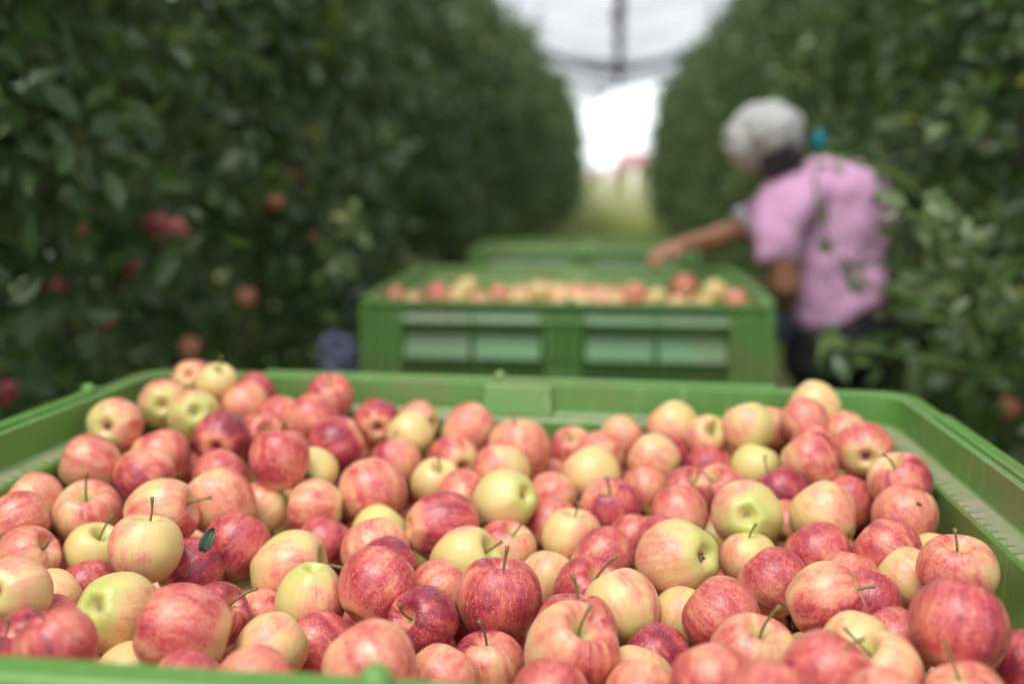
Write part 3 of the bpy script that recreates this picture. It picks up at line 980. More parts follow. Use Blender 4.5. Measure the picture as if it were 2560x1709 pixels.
# x, y, z, radius, stem direction, blush direction, coverage, depth, greenness, label
APPLES = [
 (-0.6606, 1.2296, 1.1109, 0.0377, -0.12, 0.97, -0.21, 0.99, 0.12, -0.01, 0.55, 0.45, 0.7, 1.0, 'green-cheeked apple with its calyx facing out, leftmost against the far left corner'),
 (-0.6539, 1.3592, 1.1105, 0.0367, -0.38, 0.91, -0.17, -0.15, 0.13, 0.98, 0.5, 0.4, 0.8, 1.0, 'red-shouldered apple with green calyx facing out, second from the far left corner'),
 (-0.5916, 1.3222, 1.1032, 0.0383, -0.43, 0.82, -0.37, -0.27, 0.27, 0.92, 0.35, 0.3, 0.8, 1.0, 'pale green apple with calyx facing out beside the green-eyed red-shouldered one'),
 (-0.6404, 1.4325, 1.1295, 0.0337, -0.18, 0.85, -0.5, 0.2, 0.53, 0.83, 0.75, 0.55, 0.3, 1.0, 'small rosy apple peeking over the far rim behind the yellow one'),
 (-0.5874, 1.3989, 1.1344, 0.0315, 0.39, -0.24, 0.89, 0.11, -0.95, -0.3, 0.12, 0.1, 0.4, 1.0, 'yellow apple with a dark stem topping the pile at the far rim'),
 (-0.5329, 1.3709, 1.1076, 0.0358, -0.63, 0.13, 0.76, 0.73, -0.24, 0.64, 0.85, 0.3, 0.1, 0.0, 'salmon apple just below the yellow apple at the far rim'),
 (-0.5427, 1.435, 1.1107, 0.0332, 0.64, 0.55, 0.54, 0.02, -0.71, 0.7, 0.9, 0.75, 0.1, 0.0, 'dark pink apple hiding behind the salmon one at the far rim'),
 (-0.5162, 1.2356, 1.0976, 0.0358, -0.13, 0.97, 0.18, 0.99, 0.13, 0.03, 1.0, 0.95, 0.1, 1.0, 'deep crimson round apple in front of the pale green calyx-facing apple'),
 (-0.5903, 1.2133, 1.0755, 0.0397, -0.45, 0.24, 0.86, 0.89, 0.2, 0.41, 0.8, 0.45, 0.2, 0.0, 'rosy apple with a yellow flush left of the deep crimson round one'),
 (-0.4833, 1.2915, 1.0839, 0.0333, 0.56, -0.68, 0.48, -0.47, -0.73, -0.49, 0.85, 0.65, 0.1, 1.0, 'small pink apple squeezed between two larger ones right of the deep crimson apple'),
 (-0.4738, 1.3529, 1.0948, 0.0327, 0.16, 0.54, 0.83, -0.78, -0.44, 0.44, 0.8, 0.5, 0.2, 0.0, 'pink apple mostly hidden behind the tall salmon-red one'),
 (-0.4073, 1.1493, 1.0973, 0.0377, -0.09, 0.16, 0.98, 0.12, -0.98, 0.17, 0.92, 0.6, 0.1, 1.0, 'tall salmon-red apple, redder below, standing in the left far part of the heap'),
 (-0.4162, 1.3192, 1.1023, 0.0387, -0.84, 0.03, 0.54, 0.47, -0.43, 0.77, 0.85, 0.5, 0.2, 0.0, 'large rosy apple with a peach flush leaning on the crimson one'),
 (-0.4232, 1.4282, 1.1081, 0.0369, 0.13, -0.33, 0.93, -0.24, 0.9, 0.35, 0.95, 0.65, 0.1, 1.0, 'mauve-pink apple with a seam resting close to the far wall'),
 (-0.3693, 1.2661, 1.0825, 0.0393, -0.86, -0.25, -0.46, 0.51, -0.52, -0.68, 1.0, 0.85, 0.1, 0.0, 'dark crimson apple overlapping the large rosy one'),
 (-0.345, 1.3985, 1.0816, 0.0349, -0.25, 0.97, 0.06, 0.83, 0.18, 0.53, 0.85, 0.85, 0.4, 1.0, 'crimson apple with dark scars round its yellow calyx'),
 (-0.289, 1.4303, 1.0739, 0.0335, -0.78, 0.62, -0.07, -0.52, -0.59, 0.62, 0.75, 0.35, 0.3, 1.0, 'salmon apple near the far wall with its calyx turned right'),
 (-0.289, 1.3646, 1.0729, 0.0344, -0.7, 0.24, 0.67, -0.52, -0.81, -0.26, 0.15, 0.2, 0.25, 0.0, 'pale cream apple tucked between the scarred crimson and a salmon one'),
 (-0.2046, 1.385, 1.0763, 0.0396, 0.73, 0.4, 0.56, -0.02, -0.8, 0.6, 0.85, 0.35, 0.2, 0.0, "peach-pink apple with its stem up against the far wall's centre"),
 (-0.1269, 1.3162, 1.0689, 0.0426, -0.01, 0.07, 1.0, 0.97, -0.23, 0.03, 0.85, 0.35, 0.15, 1.0, 'tall egg-shaped coral apple at the middle of the far side'),
 (-0.6517, 1.1443, 1.0839, 0.0384, -0.89, -0.19, 0.41, 0.43, -0.08, 0.9, 0.5, 0.7, 0.25, 0.0, 'apple with a pink top and cream belly below the leftmost green-cheeked apple'),
 (-0.5786, 1.1401, 1.0719, 0.0364, 0.94, -0.05, -0.33, -0.27, -0.69, -0.68, 0.75, 0.75, 0.4, 1.0, 'red apple with yellow shoulder and long stem pointing right'),
 (-0.4961, 1.1799, 1.0606, 0.0364, 0.42, 0.67, 0.62, -0.24, -0.57, 0.78, 0.85, 0.6, 0.2, 0.0, 'pinkish-red apple behind the peach one left of centre'),
 (-0.6663, 1.0441, 1.0677, 0.035, -0.79, -0.13, 0.6, 0.56, 0.24, 0.79, 0.8, 0.3, 0.5, 0.0, 'orange-salmon apple lying against the left wall'),
 (-0.5952, 1.0344, 1.0609, 0.0391, 0.13, -0.38, 0.92, 0.98, 0.18, -0.06, 0.7, 0.45, 0.35, 1.0, 'striped peachy apple with a short stem in its yellow hollow at the left'),
 (-0.6453, 0.9801, 1.0702, 0.0328, 0.65, 0.72, 0.26, 0.1, -0.42, 0.9, 0.85, 0.5, 0.3, 0.0, 'dusky pink apple cut by the left picture edge beside the orange-salmon one'),
 (-0.4964, 1.0127, 1.0715, 0.0392, 0.95, 0.14, 0.27, 0.3, -0.3, -0.91, 0.7, 0.45, 0.45, 1.0, 'blushed apple with greenish left cheek and a stem pointing right'),
 (-0.458, 1.079, 1.0629, 0.0401, -0.7, 0.17, 0.69, 0.71, 0.23, 0.67, 0.6, 0.45, 0.25, 0.0, 'large creamy peach apple with a pink right side'),
 (-0.4274, 1.1367, 1.0368, 0.0329, 0.47, 0.6, 0.64, -0.34, -0.55, 0.77, 0.35, 0.5, 0.4, 0.0, 'orange-yellow apple half hidden behind the creamy peach one'),
 (-0.3619, 1.1392, 1.0395, 0.0354, -0.98, -0.14, 0.14, 0.07, -0.9, -0.43, 0.6, 0.55, 0.5, 0.0, 'small yellow apple with red left side, alone over a dark gap'),
 (-0.3006, 1.1857, 1.0464, 0.044, 0.4, -0.41, -0.82, 0.91, 0.03, 0.42, 0.88, 0.45, 0.3, 1.0, 'large salmon-red apple with yellow base, left of centre far back'),
 (-0.2951, 1.2954, 1.0511, 0.0368, -0.29, 0.43, 0.85, -0.49, -0.83, 0.26, 0.6, 0.65, 0.25, 1.0, 'pink apple with cream stripe and calyx below, behind the large salmon-red one'),
 (-0.3811, 1.2014, 1.0643, 0.0329, 0.09, 0.99, 0.08, 0.99, -0.1, 0.04, 0.1, 0.1, 0.4, 1.0, 'sliver of a cream apple behind the tall salmon-red one'),
 (-0.2181, 1.3181, 1.0483, 0.0377, -0.51, 0.86, 0.0, -0.83, -0.49, 0.27, 0.65, 0.65, 0.3, 1.0, 'pink and yellow apple with dark calyx turned right near the middle far back'),
 (-0.231, 1.2518, 1.0376, 0.0341, 0.29, -0.33, 0.9, 0.95, -0.01, -0.32, 0.35, 0.3, 0.2, 1.0, 'pale peach apple with thin dark stem near the middle'),
 (-0.187, 1.1944, 1.0415, 0.0335, -0.02, 0.98, 0.19, 0.02, -0.19, 0.98, 0.8, 0.5, 0.1, 1.0, 'small mauve-pink apple just right of the thin-stemmed peach one'),
 (-0.1427, 1.2419, 1.0609, 0.0378, -0.05, 0.44, 0.89, -0.91, -0.4, 0.15, 0.45, 0.65, 0.35, 0.0, 'cream apple with a pink left cheek below the tall coral one'),
 (-0.1274, 1.1529, 1.0515, 0.0389, -0.75, 0.51, -0.42, 0.05, -0.6, -0.8, 0.22, 0.25, 0.55, 1.0, "pale yellow apple with green calyx turned right near the heap's centre"),
 (-0.4644, 0.9072, 1.0745, 0.0367, 0.06, 0.22, 0.97, -0.73, -0.66, 0.19, 0.42, 0.25, 0.45, 1.0, 'pale peach-yellow apple with an upright stem sitting on top at the left'),
 (-0.4157, 1.021, 1.0349, 0.0395, 0.31, 0.63, 0.71, -0.24, -0.67, 0.7, 1.0, 0.68, 0.1, 0.0, 'large crimson-pink apple beside the dark loose leaf'),
 (-0.3344, 1.0847, 1.0156, 0.0326, 0.21, 0.67, 0.71, -0.15, -0.69, 0.7, 0.9, 0.7, 0.2, 0.0, 'crimson-pink apple wedged behind the yellow-green one with stem to the right'),
 (-0.2773, 1.1209, 1.015, 0.035, 0.51, 0.57, 0.65, 0.85, -0.43, -0.29, 0.05, 0.05, 0.8, 0.0, 'pale lime apple peeping out between red ones left of centre'),
 (-0.195, 1.0981, 1.0362, 0.0425, 0.89, 0.44, -0.13, 0.2, -0.1, 0.98, 0.88, 0.75, 0.5, 1.0, "crimson apple with yellow calyx end pointing left, at the heap's centre"),
 (-0.6089, 0.9315, 1.0483, 0.0319, 0.86, 0.06, 0.51, -0.47, 0.48, 0.74, 0.8, 0.4, 0.25, 1.0, 'pinkish apple with thick stem end pointing right at the left picture edge'),
 (-0.5603, 0.9794, 1.0373, 0.0325, 0.48, -0.12, 0.87, 0.87, 0.23, -0.45, 0.12, 0.1, 0.6, 1.0, 'yellow apple mostly behind the pale peach-yellow one on top'),
 (-0.4404, 0.9547, 1.0312, 0.0336, 0.63, 0.71, 0.32, -0.13, -0.3, 0.94, 0.92, 0.8, 0.3, 0.0, 'dark crimson apple right of the upright-stemmed peach one'),
 (-0.5382, 0.9254, 1.0199, 0.0304, -0.4, 0.44, 0.8, 0.72, -0.4, 0.57, 1.0, 0.78, 0.1, 0.0, 'dusky crimson dotted apple left above the big green one'),
 (-0.6263, 1.0201, 0.9985, 0.0338, 0.35, 0.77, 0.53, 0.93, -0.2, -0.32, 0.9, 0.55, 0.1, 0.0, 'pinkish-red apple in a gap at the far left'),
 (-0.5229, 0.78, 1.0812, 0.0321, 0.13, 0.92, -0.38, 0.17, 0.35, 0.92, 0.5, 0.3, 0.35, 1.0, 'big peach-yellow apple with dark calyx at the left picture edge'),
 (-0.4467, 0.8146, 1.0492, 0.0374, 0.22, 0.83, -0.51, 0.79, -0.46, -0.41, 0.38, 0.25, 0.95, 1.0, 'big green-yellow apple with starry calyx facing left'),
 (-0.3444, 0.9919, 1.0213, 0.0414, 0.98, 0.08, 0.21, 0.16, -0.9, -0.4, 0.42, 0.5, 0.75, 1.0, 'large yellow-green apple with red lower cheek and stem hollow at right'),
 (-0.2986, 0.918, 1.0214, 0.0351, -0.1, -0.01, -0.99, 0.99, -0.03, -0.1, 0.4, 0.5, 0.75, 1.0, 'yellow-green apple standing on its head with calyx on top'),
 (-0.2642, 1.0505, 1.0212, 0.0399, -0.36, 0.5, 0.79, -0.21, -0.87, 0.45, 0.6, 0.35, 0.3, 0.0, 'peach apple behind the dark crescent-edged one left of centre'),
 (-0.2363, 0.9846, 1.0276, 0.0349, 0.64, 0.6, 0.48, -0.38, -0.31, 0.88, 1.0, 0.95, 0.1, 0.0, 'dark mauve apple showing only a crescent behind the finely dotted one'),
 (-0.2284, 0.9134, 1.0405, 0.0407, 0.41, 0.64, 0.65, -0.37, -0.54, 0.76, 1.0, 0.62, 0.1, 0.0, 'large finely dotted pink-red apple left of the tall-stemmed red one'),
 (-0.1743, 0.867, 1.0281, 0.0345, -0.48, -0.73, 0.49, 0.88, -0.38, 0.28, 0.95, 0.92, 0.3, 1.0, 'dark crimson apple with a bent stem in its hollow facing left'),
 (-0.1747, 0.9636, 1.0173, 0.0336, 0.66, 0.57, 0.49, -0.53, -0.11, 0.84, 0.75, 0.4, 0.4, 0.0, 'pink apple low in the gap left of the tall-stemmed red one'),
 (-0.1571, 1.0312, 1.0218, 0.0393, 0.84, -0.18, 0.51, -0.41, 0.42, 0.81, 0.25, 0.25, 0.7, 1.0, 'greenish yellow apple with its stem leaning right near the centre'),
 (-0.1224, 1.0936, 1.01, 0.0362, 0.38, -0.15, 0.91, -0.81, 0.42, 0.41, 0.75, 0.45, 0.4, 1.0, 'rosy apple with stem pointing up behind the greenish yellow one'),
 (-0.3653, 0.769, 1.058, 0.0387, -0.95, -0.17, 0.28, 0.24, 0.21, 0.95, 0.9, 0.5, 0.35, 0.0, 'big heart-shaped mottled red apple near the front left'),
 (-0.3802, 0.8763, 1.0204, 0.0324, 0.77, -0.04, 0.64, -0.45, 0.67, 0.59, 1.0, 0.82, 0.2, 1.0, 'crimson apple with a long woody stem pointing right'),
 (-0.4206, 0.673, 1.0877, 0.0304, -0.36, 0.0, 0.93, 0.88, 0.34, 0.33, 0.95, 0.62, 0.2, 1.0, 'speckled red apple with an arched stem close to the front rim at left'),
 (-0.5119, 0.8141, 1.0309, 0.031, 0.35, 0.8, 0.49, -0.14, -0.48, 0.87, 0.9, 0.6, 0.1, 0.0, 'pink apple showing only its top behind the speckled red one'),
 (-0.3562, 0.9278, 0.9912, 0.0331, 0.66, 0.68, 0.31, 0.75, -0.62, -0.23, 0.65, 0.6, 0.4, 0.0, 'orange-red apple right of the crimson apple with woody stem'),
 (-0.4073, 1.0242, 0.9642, 0.0346, 0.66, 0.68, 0.31, 0.75, -0.61, -0.25, 0.15, 0.1, 0.7, 0.0, 'small pale green apple low under the large yellow-green one'),
 (-0.3008, 0.8074, 1.0251, 0.0327, 0.6, 0.69, 0.41, 0.05, -0.55, 0.84, 0.3, 0.35, 0.55, 0.0, 'pale yellow apple between the heart-shaped one and the front rim'),
 (-0.2771, 0.6972, 1.048, 0.0333, 0.66, 0.7, 0.27, 0.03, -0.38, 0.92, 0.75, 0.45, 0.3, 0.0, 'pink-streaked apple at the front rim, broad and low'),
 (-0.274, 0.8602, 1.0008, 0.0331, -0.72, 0.32, 0.62, 0.63, -0.07, 0.77, 0.95, 0.68, 0.2, 0.0, 'purplish red apple half behind the blurred peach one at the front'),
 (-0.1946, 0.7441, 1.0452, 0.04, -0.58, 0.47, 0.67, 0.79, 0.13, 0.6, 0.8, 0.32, 0.35, 0.0, "big blurred peach-pink apple just behind the front rim's knob"),
 (-0.1086, 0.9237, 1.0288, 0.0428, 0.09, 0.13, 0.99, 0.93, -0.38, -0.03, 0.95, 0.68, 0.25, 1.0, 'bright streaky red apple with a tall straight stem at front centre'),
 (-0.1119, 0.8596, 0.9895, 0.0354, -0.1, 0.04, 0.99, -0.62, 0.78, -0.09, 0.75, 0.85, 0.35, 1.0, 'vivid red apple with an orange-yellow belly patch at the bottom centre'),
 (-0.1449, 0.8038, 1.004, 0.0332, 0.42, 0.67, 0.61, 0.58, -0.72, 0.38, 0.6, 0.4, 0.2, 0.0, 'pale pink apple left of the vivid red one at the bottom'),
 (-0.1315, 0.7431, 1.0077, 0.0308, 0.42, 0.68, 0.6, -0.43, -0.43, 0.79, 0.8, 0.5, 0.2, 0.0, 'pink apple barely showing at the very bottom near the centre'),
 (-0.4158, 0.7677, 1.0112, 0.0316, 0.32, 0.77, 0.56, -0.19, -0.52, 0.83, 0.15, 0.15, 0.3, 0.0, 'cream apple in the gap behind the front rim at left'),
 (-0.4562, 0.8122, 0.9808, 0.0326, 0.31, 0.77, 0.55, -0.18, -0.52, 0.83, 0.5, 0.3, 0.2, 0.0, 'pink sliver of apple just over the front rim at left'),
 (-0.3381, 0.7101, 1.0355, 0.0314, 0.34, 0.76, 0.56, -0.24, -0.5, 0.83, 0.9, 0.7, 0.1, 0.0, 'mauve red apple rising just over the front rim under the heart-shaped one'),
 (-0.4869, 0.7381, 1.0542, 0.0301, 0.4, 0.84, 0.36, -0.12, -0.34, 0.93, 1.0, 0.95, 0.1, 0.0, 'dark red apple in the shade left of the speckled one'),
 (-0.4765, 0.6811, 1.0678, 0.0295, 0.21, 0.25, 0.94, -0.75, -0.57, 0.32, 0.9, 0.85, 0.2, 1.0, 'dark apple with a large curved stem in the lower left corner'),
 (-0.5441, 0.8664, 1.031, 0.0317, 0.57, 0.78, 0.26, 0.82, -0.49, -0.3, 0.45, 0.25, 0.2, 0.0, 'peach-pink apple under the dusky crimson dotted one'),
 (-0.0578, 1.4149, 1.0429, 0.035, -0.1, -0.42, 0.9, -0.86, -0.42, -0.29, 0.7, 0.6, 0.35, 1.0, 'pink and cream apple with stem hollow near the far wall right of centre'),
 (-0.0167, 1.3609, 1.0498, 0.0368, 0.86, 0.29, 0.43, -0.39, -0.18, 0.9, 0.7, 0.35, 0.45, 0.0, 'mauve-topped apple behind the large peach-yellow one'),
 (-0.0263, 1.2873, 1.0431, 0.0416, -0.56, 0.38, 0.73, -0.8, -0.48, -0.37, 0.35, 0.25, 0.25, 0.0, 'large smooth peach-yellow apple right of the tall coral one'),
 (0.0131, 1.4202, 1.0593, 0.0335, 0.63, 0.3, 0.72, 0.71, -0.6, -0.36, 0.75, 0.35, 0.2, 1.0, 'salmon apple with its yellow stem leaning right near the far wall'),
 (0.0896, 1.4262, 1.077, 0.0376, -0.6, 0.4, 0.69, -0.79, -0.4, -0.46, 0.45, 0.2, 0.3, 0.0, 'round peach apple touching the far wall, right half'),
 (0.0558, 1.3036, 1.0643, 0.0358, -0.88, 0.3, 0.37, -0.47, -0.68, -0.56, 0.55, 0.35, 0.2, 0.0, 'cream and salmon apple left of the crimson cheeked one'),
 (0.0756, 1.3651, 1.0514, 0.0336, 0.94, 0.18, 0.3, 0.25, -0.94, -0.23, 0.95, 0.8, 0.1, 0.0, 'red cheeked apple half hidden by the cream and salmon one'),
 (0.1323, 1.3745, 1.0759, 0.0334, 0.28, -0.67, 0.69, -0.86, -0.49, -0.12, 0.45, 0.35, 0.3, 1.0, 'small peach apple with stem hollow, right of the round peach one'),
 (0.1838, 1.3412, 1.1025, 0.037, -0.35, 0.42, 0.84, -0.89, -0.44, -0.15, 0.3, 0.4, 0.75, 0.0, 'yellow-green apple with rosy bottom standing tall near the far wall'),
 (0.2282, 1.4203, 1.0823, 0.034, 0.24, 0.4, 0.88, -0.49, -0.73, 0.47, 0.6, 0.25, 0.1, 0.0, 'pink sliver of apple between the tall yellow-green one and a salmon one'),
 (0.2636, 1.3712, 1.1054, 0.0331, -0.57, 0.46, 0.68, 0.5, -0.46, 0.73, 0.75, 0.45, 0.25, 0.0, 'salmon apple with a pink top below the topmost one at right'),
 (0.2891, 1.4301, 1.1139, 0.0361, -0.73, 0.44, 0.53, -0.33, -0.9, 0.3, 0.35, 0.2, 0.4, 0.0, 'peach apple rising above the far rim at the right'),
 (0.1296, 1.3175, 1.0485, 0.0325, 0.23, 0.46, 0.86, -0.63, -0.6, 0.49, 0.7, 0.8, 0.3, 0.0, 'apple with crimson top and orange base in the right far part'),
 (0.1877, 1.2873, 1.0625, 0.0332, 0.38, 0.38, 0.84, 0.81, -0.58, -0.11, 0.05, 0.05, 0.75, 0.0, 'plain pale yellow apple with nothing red, right far part'),
 (0.2519, 1.2498, 1.0851, 0.0363, -0.5, 0.47, 0.73, 0.7, -0.28, 0.66, 0.55, 0.7, 0.7, 0.0, 'half yellow half crimson striped apple at the right'),
 (0.2086, 1.2118, 1.0519, 0.036, -0.49, 0.24, 0.84, 0.75, -0.38, 0.54, 1.0, 0.88, 0.1, 1.0, 'dark crimson apple with dark upright stem in the right half'),
 (0.2679, 1.3128, 1.0869, 0.0328, 0.51, 0.34, 0.79, -0.66, -0.43, 0.62, 0.7, 0.5, 0.2, 0.0, 'pink apple top showing behind the half yellow half crimson one'),
 (0.3218, 1.2718, 1.0947, 0.0375, 0.17, 0.99, 0.04, 0.37, -0.1, 0.92, 0.65, 0.5, 0.5, 1.0, 'salmon apple with dark calyx facing out, in the right far corner'),
 (0.3187, 1.3763, 1.0872, 0.0327, 0.3, 0.89, 0.34, -0.18, -0.29, 0.94, 0.55, 0.35, 0.2, 1.0, 'pinkish apple hidden left of the dark-calyxed one'),
 (0.3441, 1.1829, 1.0791, 0.0375, -0.47, -0.21, 0.86, 0.57, -0.82, 0.12, 0.55, 0.85, 0.35, 1.0, 'apple with cream left half, crimson right half beside the right wall'),
 (0.3302, 1.1139, 1.0604, 0.0366, 0.21, 0.44, 0.87, -0.75, -0.5, 0.43, 0.8, 0.4, 0.25, 0.0, 'mauve-pink apple with a brown spot on top near the right wall'),
 (0.2933, 1.2149, 1.0445, 0.0334, 0.44, 0.37, 0.82, -0.69, -0.44, 0.57, 0.95, 0.6, 0.1, 0.0, 'pinkish red apple behind the creamy one at the right'),
 (0.2402, 1.1068, 1.0637, 0.0377, -0.48, 0.57, 0.67, 0.63, -0.31, 0.71, 0.45, 0.35, 0.25, 0.0, 'creamy apple with pink streaks left of the spotted one'),
 (0.0449, 1.2449, 1.04, 0.0322, 0.26, 0.51, 0.82, -0.41, -0.71, 0.57, 0.75, 0.35, 0.2, 0.0, 'soft pink apple behind the flat striped stem-up one'),
 (-0.0758, 1.2374, 1.0297, 0.0341, 0.29, 0.58, 0.76, -0.7, -0.41, 0.58, 0.65, 0.4, 0.45, 0.0, 'orange-red apple left of the flat striped stem-up one'),
 (-0.0886, 1.3508, 1.0169, 0.0346, 0.29, 0.57, 0.77, -0.7, -0.42, 0.58, 0.7, 0.5, 0.35, 0.0, 'small shaded apple below the tall coral one'),
 (-0.0003, 1.1952, 1.0309, 0.0389, -0.06, -0.3, 0.95, 0.97, -0.25, -0.02, 0.85, 0.72, 0.2, 1.0, 'flat striped red apple with stem straight up in its hollow, centre right'),
 (0.0937, 1.2103, 1.0504, 0.0314, 0.39, -0.39, 0.83, -0.9, -0.36, 0.25, 0.85, 0.6, 0.35, 1.0, 'crimson-pink apple with thin stem leaning right over its hollow'),
 (0.1398, 1.251, 1.0399, 0.0337, -0.42, -0.39, 0.82, 0.87, -0.44, 0.24, 0.85, 0.5, 0.35, 1.0, 'red striped apple behind the big green calyx-facing one'),
 (0.0821, 1.1484, 1.0439, 0.0348, -0.34, 0.82, 0.46, -0.22, -0.54, 0.81, 0.8, 0.45, 0.2, 1.0, 'salmon-pink apple left of the big green calyx-facing one'),
 (0.1547, 1.1109, 1.0594, 0.0406, 0.11, 0.94, -0.31, -0.67, 0.3, 0.68, 0.35, 0.4, 0.95, 1.0, 'big green apple with calyx facing straight out, right of centre'),
 (0.2049, 1.1514, 1.0308, 0.0326, 0.25, 0.94, 0.25, -0.16, -0.22, 0.96, 0.6, 0.35, 0.2, 1.0, 'peach sliver of apple right of the big green calyx-facing one'),
 (0.2225, 1.0426, 1.0403, 0.037, -0.48, 0.59, 0.64, 0.35, -0.54, 0.76, 0.98, 0.65, 0.1, 0.0, 'large crimson-pink apple in the right half above the front two-tone one'),
 (0.2885, 1.0245, 1.0551, 0.0363, -0.71, 0.55, 0.43, -0.16, -0.73, 0.66, 0.85, 0.6, 0.3, 0.0, 'mauve-red apple with yellow lower right cheek near the right wall'),
 (-0.0444, 1.1142, 1.0213, 0.0368, 0.09, 0.03, 1.0, 0.99, -0.06, -0.09, 0.45, 0.45, 0.35, 1.0, 'orange-yellow apple with short stem below the flat striped one'),
 (-0.0727, 1.1747, 1.0154, 0.0337, 0.29, 0.6, 0.74, -0.35, -0.66, 0.67, 0.85, 0.55, 0.1, 0.0, 'mauve apple behind the orange-yellow short-stemmed one'),
 (-0.0068, 1.0573, 1.0214, 0.0347, 0.79, 0.44, 0.44, -0.41, -0.16, 0.9, 0.98, 0.6, 0.1, 0.0, 'pinkish-crimson apple left of the large striped green one'),
 (0.0293, 1.1362, 1.0123, 0.033, 0.31, 0.59, 0.74, -0.42, -0.62, 0.66, 0.85, 0.55, 0.1, 0.0, "small pink apple wedged behind the large striped green one's left"),
 (0.0601, 1.0861, 1.0309, 0.0316, 0.32, 0.58, 0.75, -0.44, -0.61, 0.66, 0.95, 0.7, 0.1, 0.0, 'crimson apple edge showing above the large striped green one'),
 (0.0711, 1.0149, 1.0407, 0.0441, -0.71, 0.6, -0.37, -0.63, -0.77, -0.06, 0.42, 0.35, 0.85, 1.0, 'large green apple with pink stripes and calyx turned right'),
 (0.1501, 1.0461, 1.0312, 0.0328, -0.07, 0.18, 0.98, -0.96, -0.29, -0.01, 0.4, 0.35, 0.8, 1.0, 'greenish apple with a short stem right of the large striped green one'),
 (0.1673, 0.9808, 1.0349, 0.0369, -0.65, 0.52, 0.56, 0.56, -0.17, 0.81, 0.85, 0.6, 0.6, 0.0, 'bright orange-red apple with yellow streaks at the right front'),
 (0.198, 0.8812, 1.0605, 0.0356, 0.88, -0.12, 0.46, 0.12, -0.88, -0.45, 0.6, 0.75, 0.6, 1.0, 'two-tone apple, yellow left and crimson right, stem pointing right'),
 (0.2462, 0.9202, 1.0425, 0.0309, 0.29, 0.54, 0.79, -0.58, -0.56, 0.6, 0.92, 0.75, 0.35, 0.0, 'dark red dotted apple behind the two-tone one'),
 (0.2397, 0.9799, 1.0358, 0.0317, 0.29, 0.53, 0.79, -0.56, -0.58, 0.59, 0.75, 0.45, 0.2, 0.0, 'pink apple top between the large crimson-pink and dark dotted ones'),
 (0.2922, 0.9583, 1.0527, 0.0312, -0.61, 0.61, 0.51, -0.12, -0.7, 0.7, 0.3, 0.2, 0.25, 0.0, 'pale peach apple left of the striped one at the right wall'),
 (0.3187, 0.9058, 1.0825, 0.0356, -0.08, -0.14, 0.99, -0.97, -0.21, -0.11, 0.75, 0.45, 0.4, 1.0, 'pink striped apple with a stout stem up, nearest the right wall'),
 (0.3475, 1.0507, 1.0341, 0.0324, 0.37, 0.51, 0.77, -0.62, -0.48, 0.62, 0.3, 0.3, 0.4, 0.0, 'peach apple sliver against the right wall'),
 (0.2838, 0.7945, 1.0814, 0.0406, 0.25, 0.53, 0.81, -0.78, -0.39, 0.49, 0.85, 0.68, 0.4, 0.0, 'biggest apple, smooth crimson over yellow, at the right front'),
 (-0.0216, 0.9896, 1.0117, 0.0384, 0.37, -0.39, 0.84, -0.77, 0.38, 0.51, 0.85, 0.75, 0.5, 1.0, 'red-topped apple with a yellowish hollow facing right, centre front'),
 (0.0131, 0.9273, 1.0251, 0.0373, -0.47, 0.54, 0.7, 0.8, -0.07, 0.6, 0.35, 0.35, 0.5, 0.0, 'pale cream-yellow apple with pink right edge, centre front'),
 (-0.029, 0.8661, 1.0238, 0.0392, -0.02, 0.3, 0.95, -0.07, -0.95, 0.3, 0.95, 0.65, 0.2, 1.0, 'red apple with a straight stem behind the blurred hollow-faced one'),
 (-0.0314, 0.7916, 1.0432, 0.0405, 0.35, -0.34, 0.87, 0.79, -0.4, -0.47, 0.6, 0.65, 0.45, 1.0, 'big blurred apple with stem in its hollow at the bottom centre'),
 (0.0732, 0.9503, 1.0041, 0.0334, 0.32, 0.63, 0.71, 0.26, -0.78, 0.57, 0.25, 0.35, 0.8, 0.0, 'greenish apple in the gap left of the banded red one'),
 (0.1071, 0.8969, 1.0322, 0.0379, -0.71, 0.49, 0.51, 0.45, -0.24, 0.86, 0.92, 0.55, 0.35, 0.0, 'banded pink-red apple with a pale stripe around it'),
 (0.1224, 0.8028, 1.0396, 0.0388, 0.2, -0.13, 0.97, -0.97, 0.13, 0.22, 0.65, 0.45, 0.6, 1.0, 'blurred pink apple with greenish stem hollow at the right front'),
 (0.0454, 0.8744, 0.9982, 0.0336, -0.75, 0.5, 0.43, 0.51, 0.02, 0.86, 1.0, 0.88, 0.25, 0.0, 'dark wine-red dotted apple in the lower middle'),
 (0.0255, 0.8143, 1.0078, 0.0328, 0.3, 0.68, 0.67, -0.42, -0.53, 0.73, 0.4, 0.2, 0.2, 0.0, 'pale peach apple under the dark wine-red one'),
 (0.2104, 0.8184, 1.0463, 0.0318, 0.35, 0.6, 0.72, -0.58, -0.47, 0.67, 0.25, 0.2, 0.3, 0.0, 'pale peach apple left of the biggest one'),
 (0.2543, 0.8603, 1.0315, 0.032, -0.51, 0.62, 0.59, 0.37, -0.47, 0.8, 0.95, 0.65, 0.2, 0.0, 'red apple half hidden left of the biggest one'),
 (0.1648, 0.7238, 1.0676, 0.0345, 0.52, 0.05, 0.85, -0.84, 0.2, 0.5, 0.95, 0.6, 0.15, 1.0, 'blurred plain red apple at the bottom, right half'),
 (0.218, 0.7585, 1.0575, 0.0312, -0.62, -0.08, 0.78, 0.49, -0.82, 0.3, 0.4, 0.35, 0.25, 1.0, 'cream apple with pink edge at the bottom right'),
 (0.0814, 0.7291, 1.051, 0.0349, -0.3, 0.68, 0.67, 0.26, -0.62, 0.74, 0.9, 0.52, 0.2, 0.0, 'blurred coral red apple at the bottom edge'),
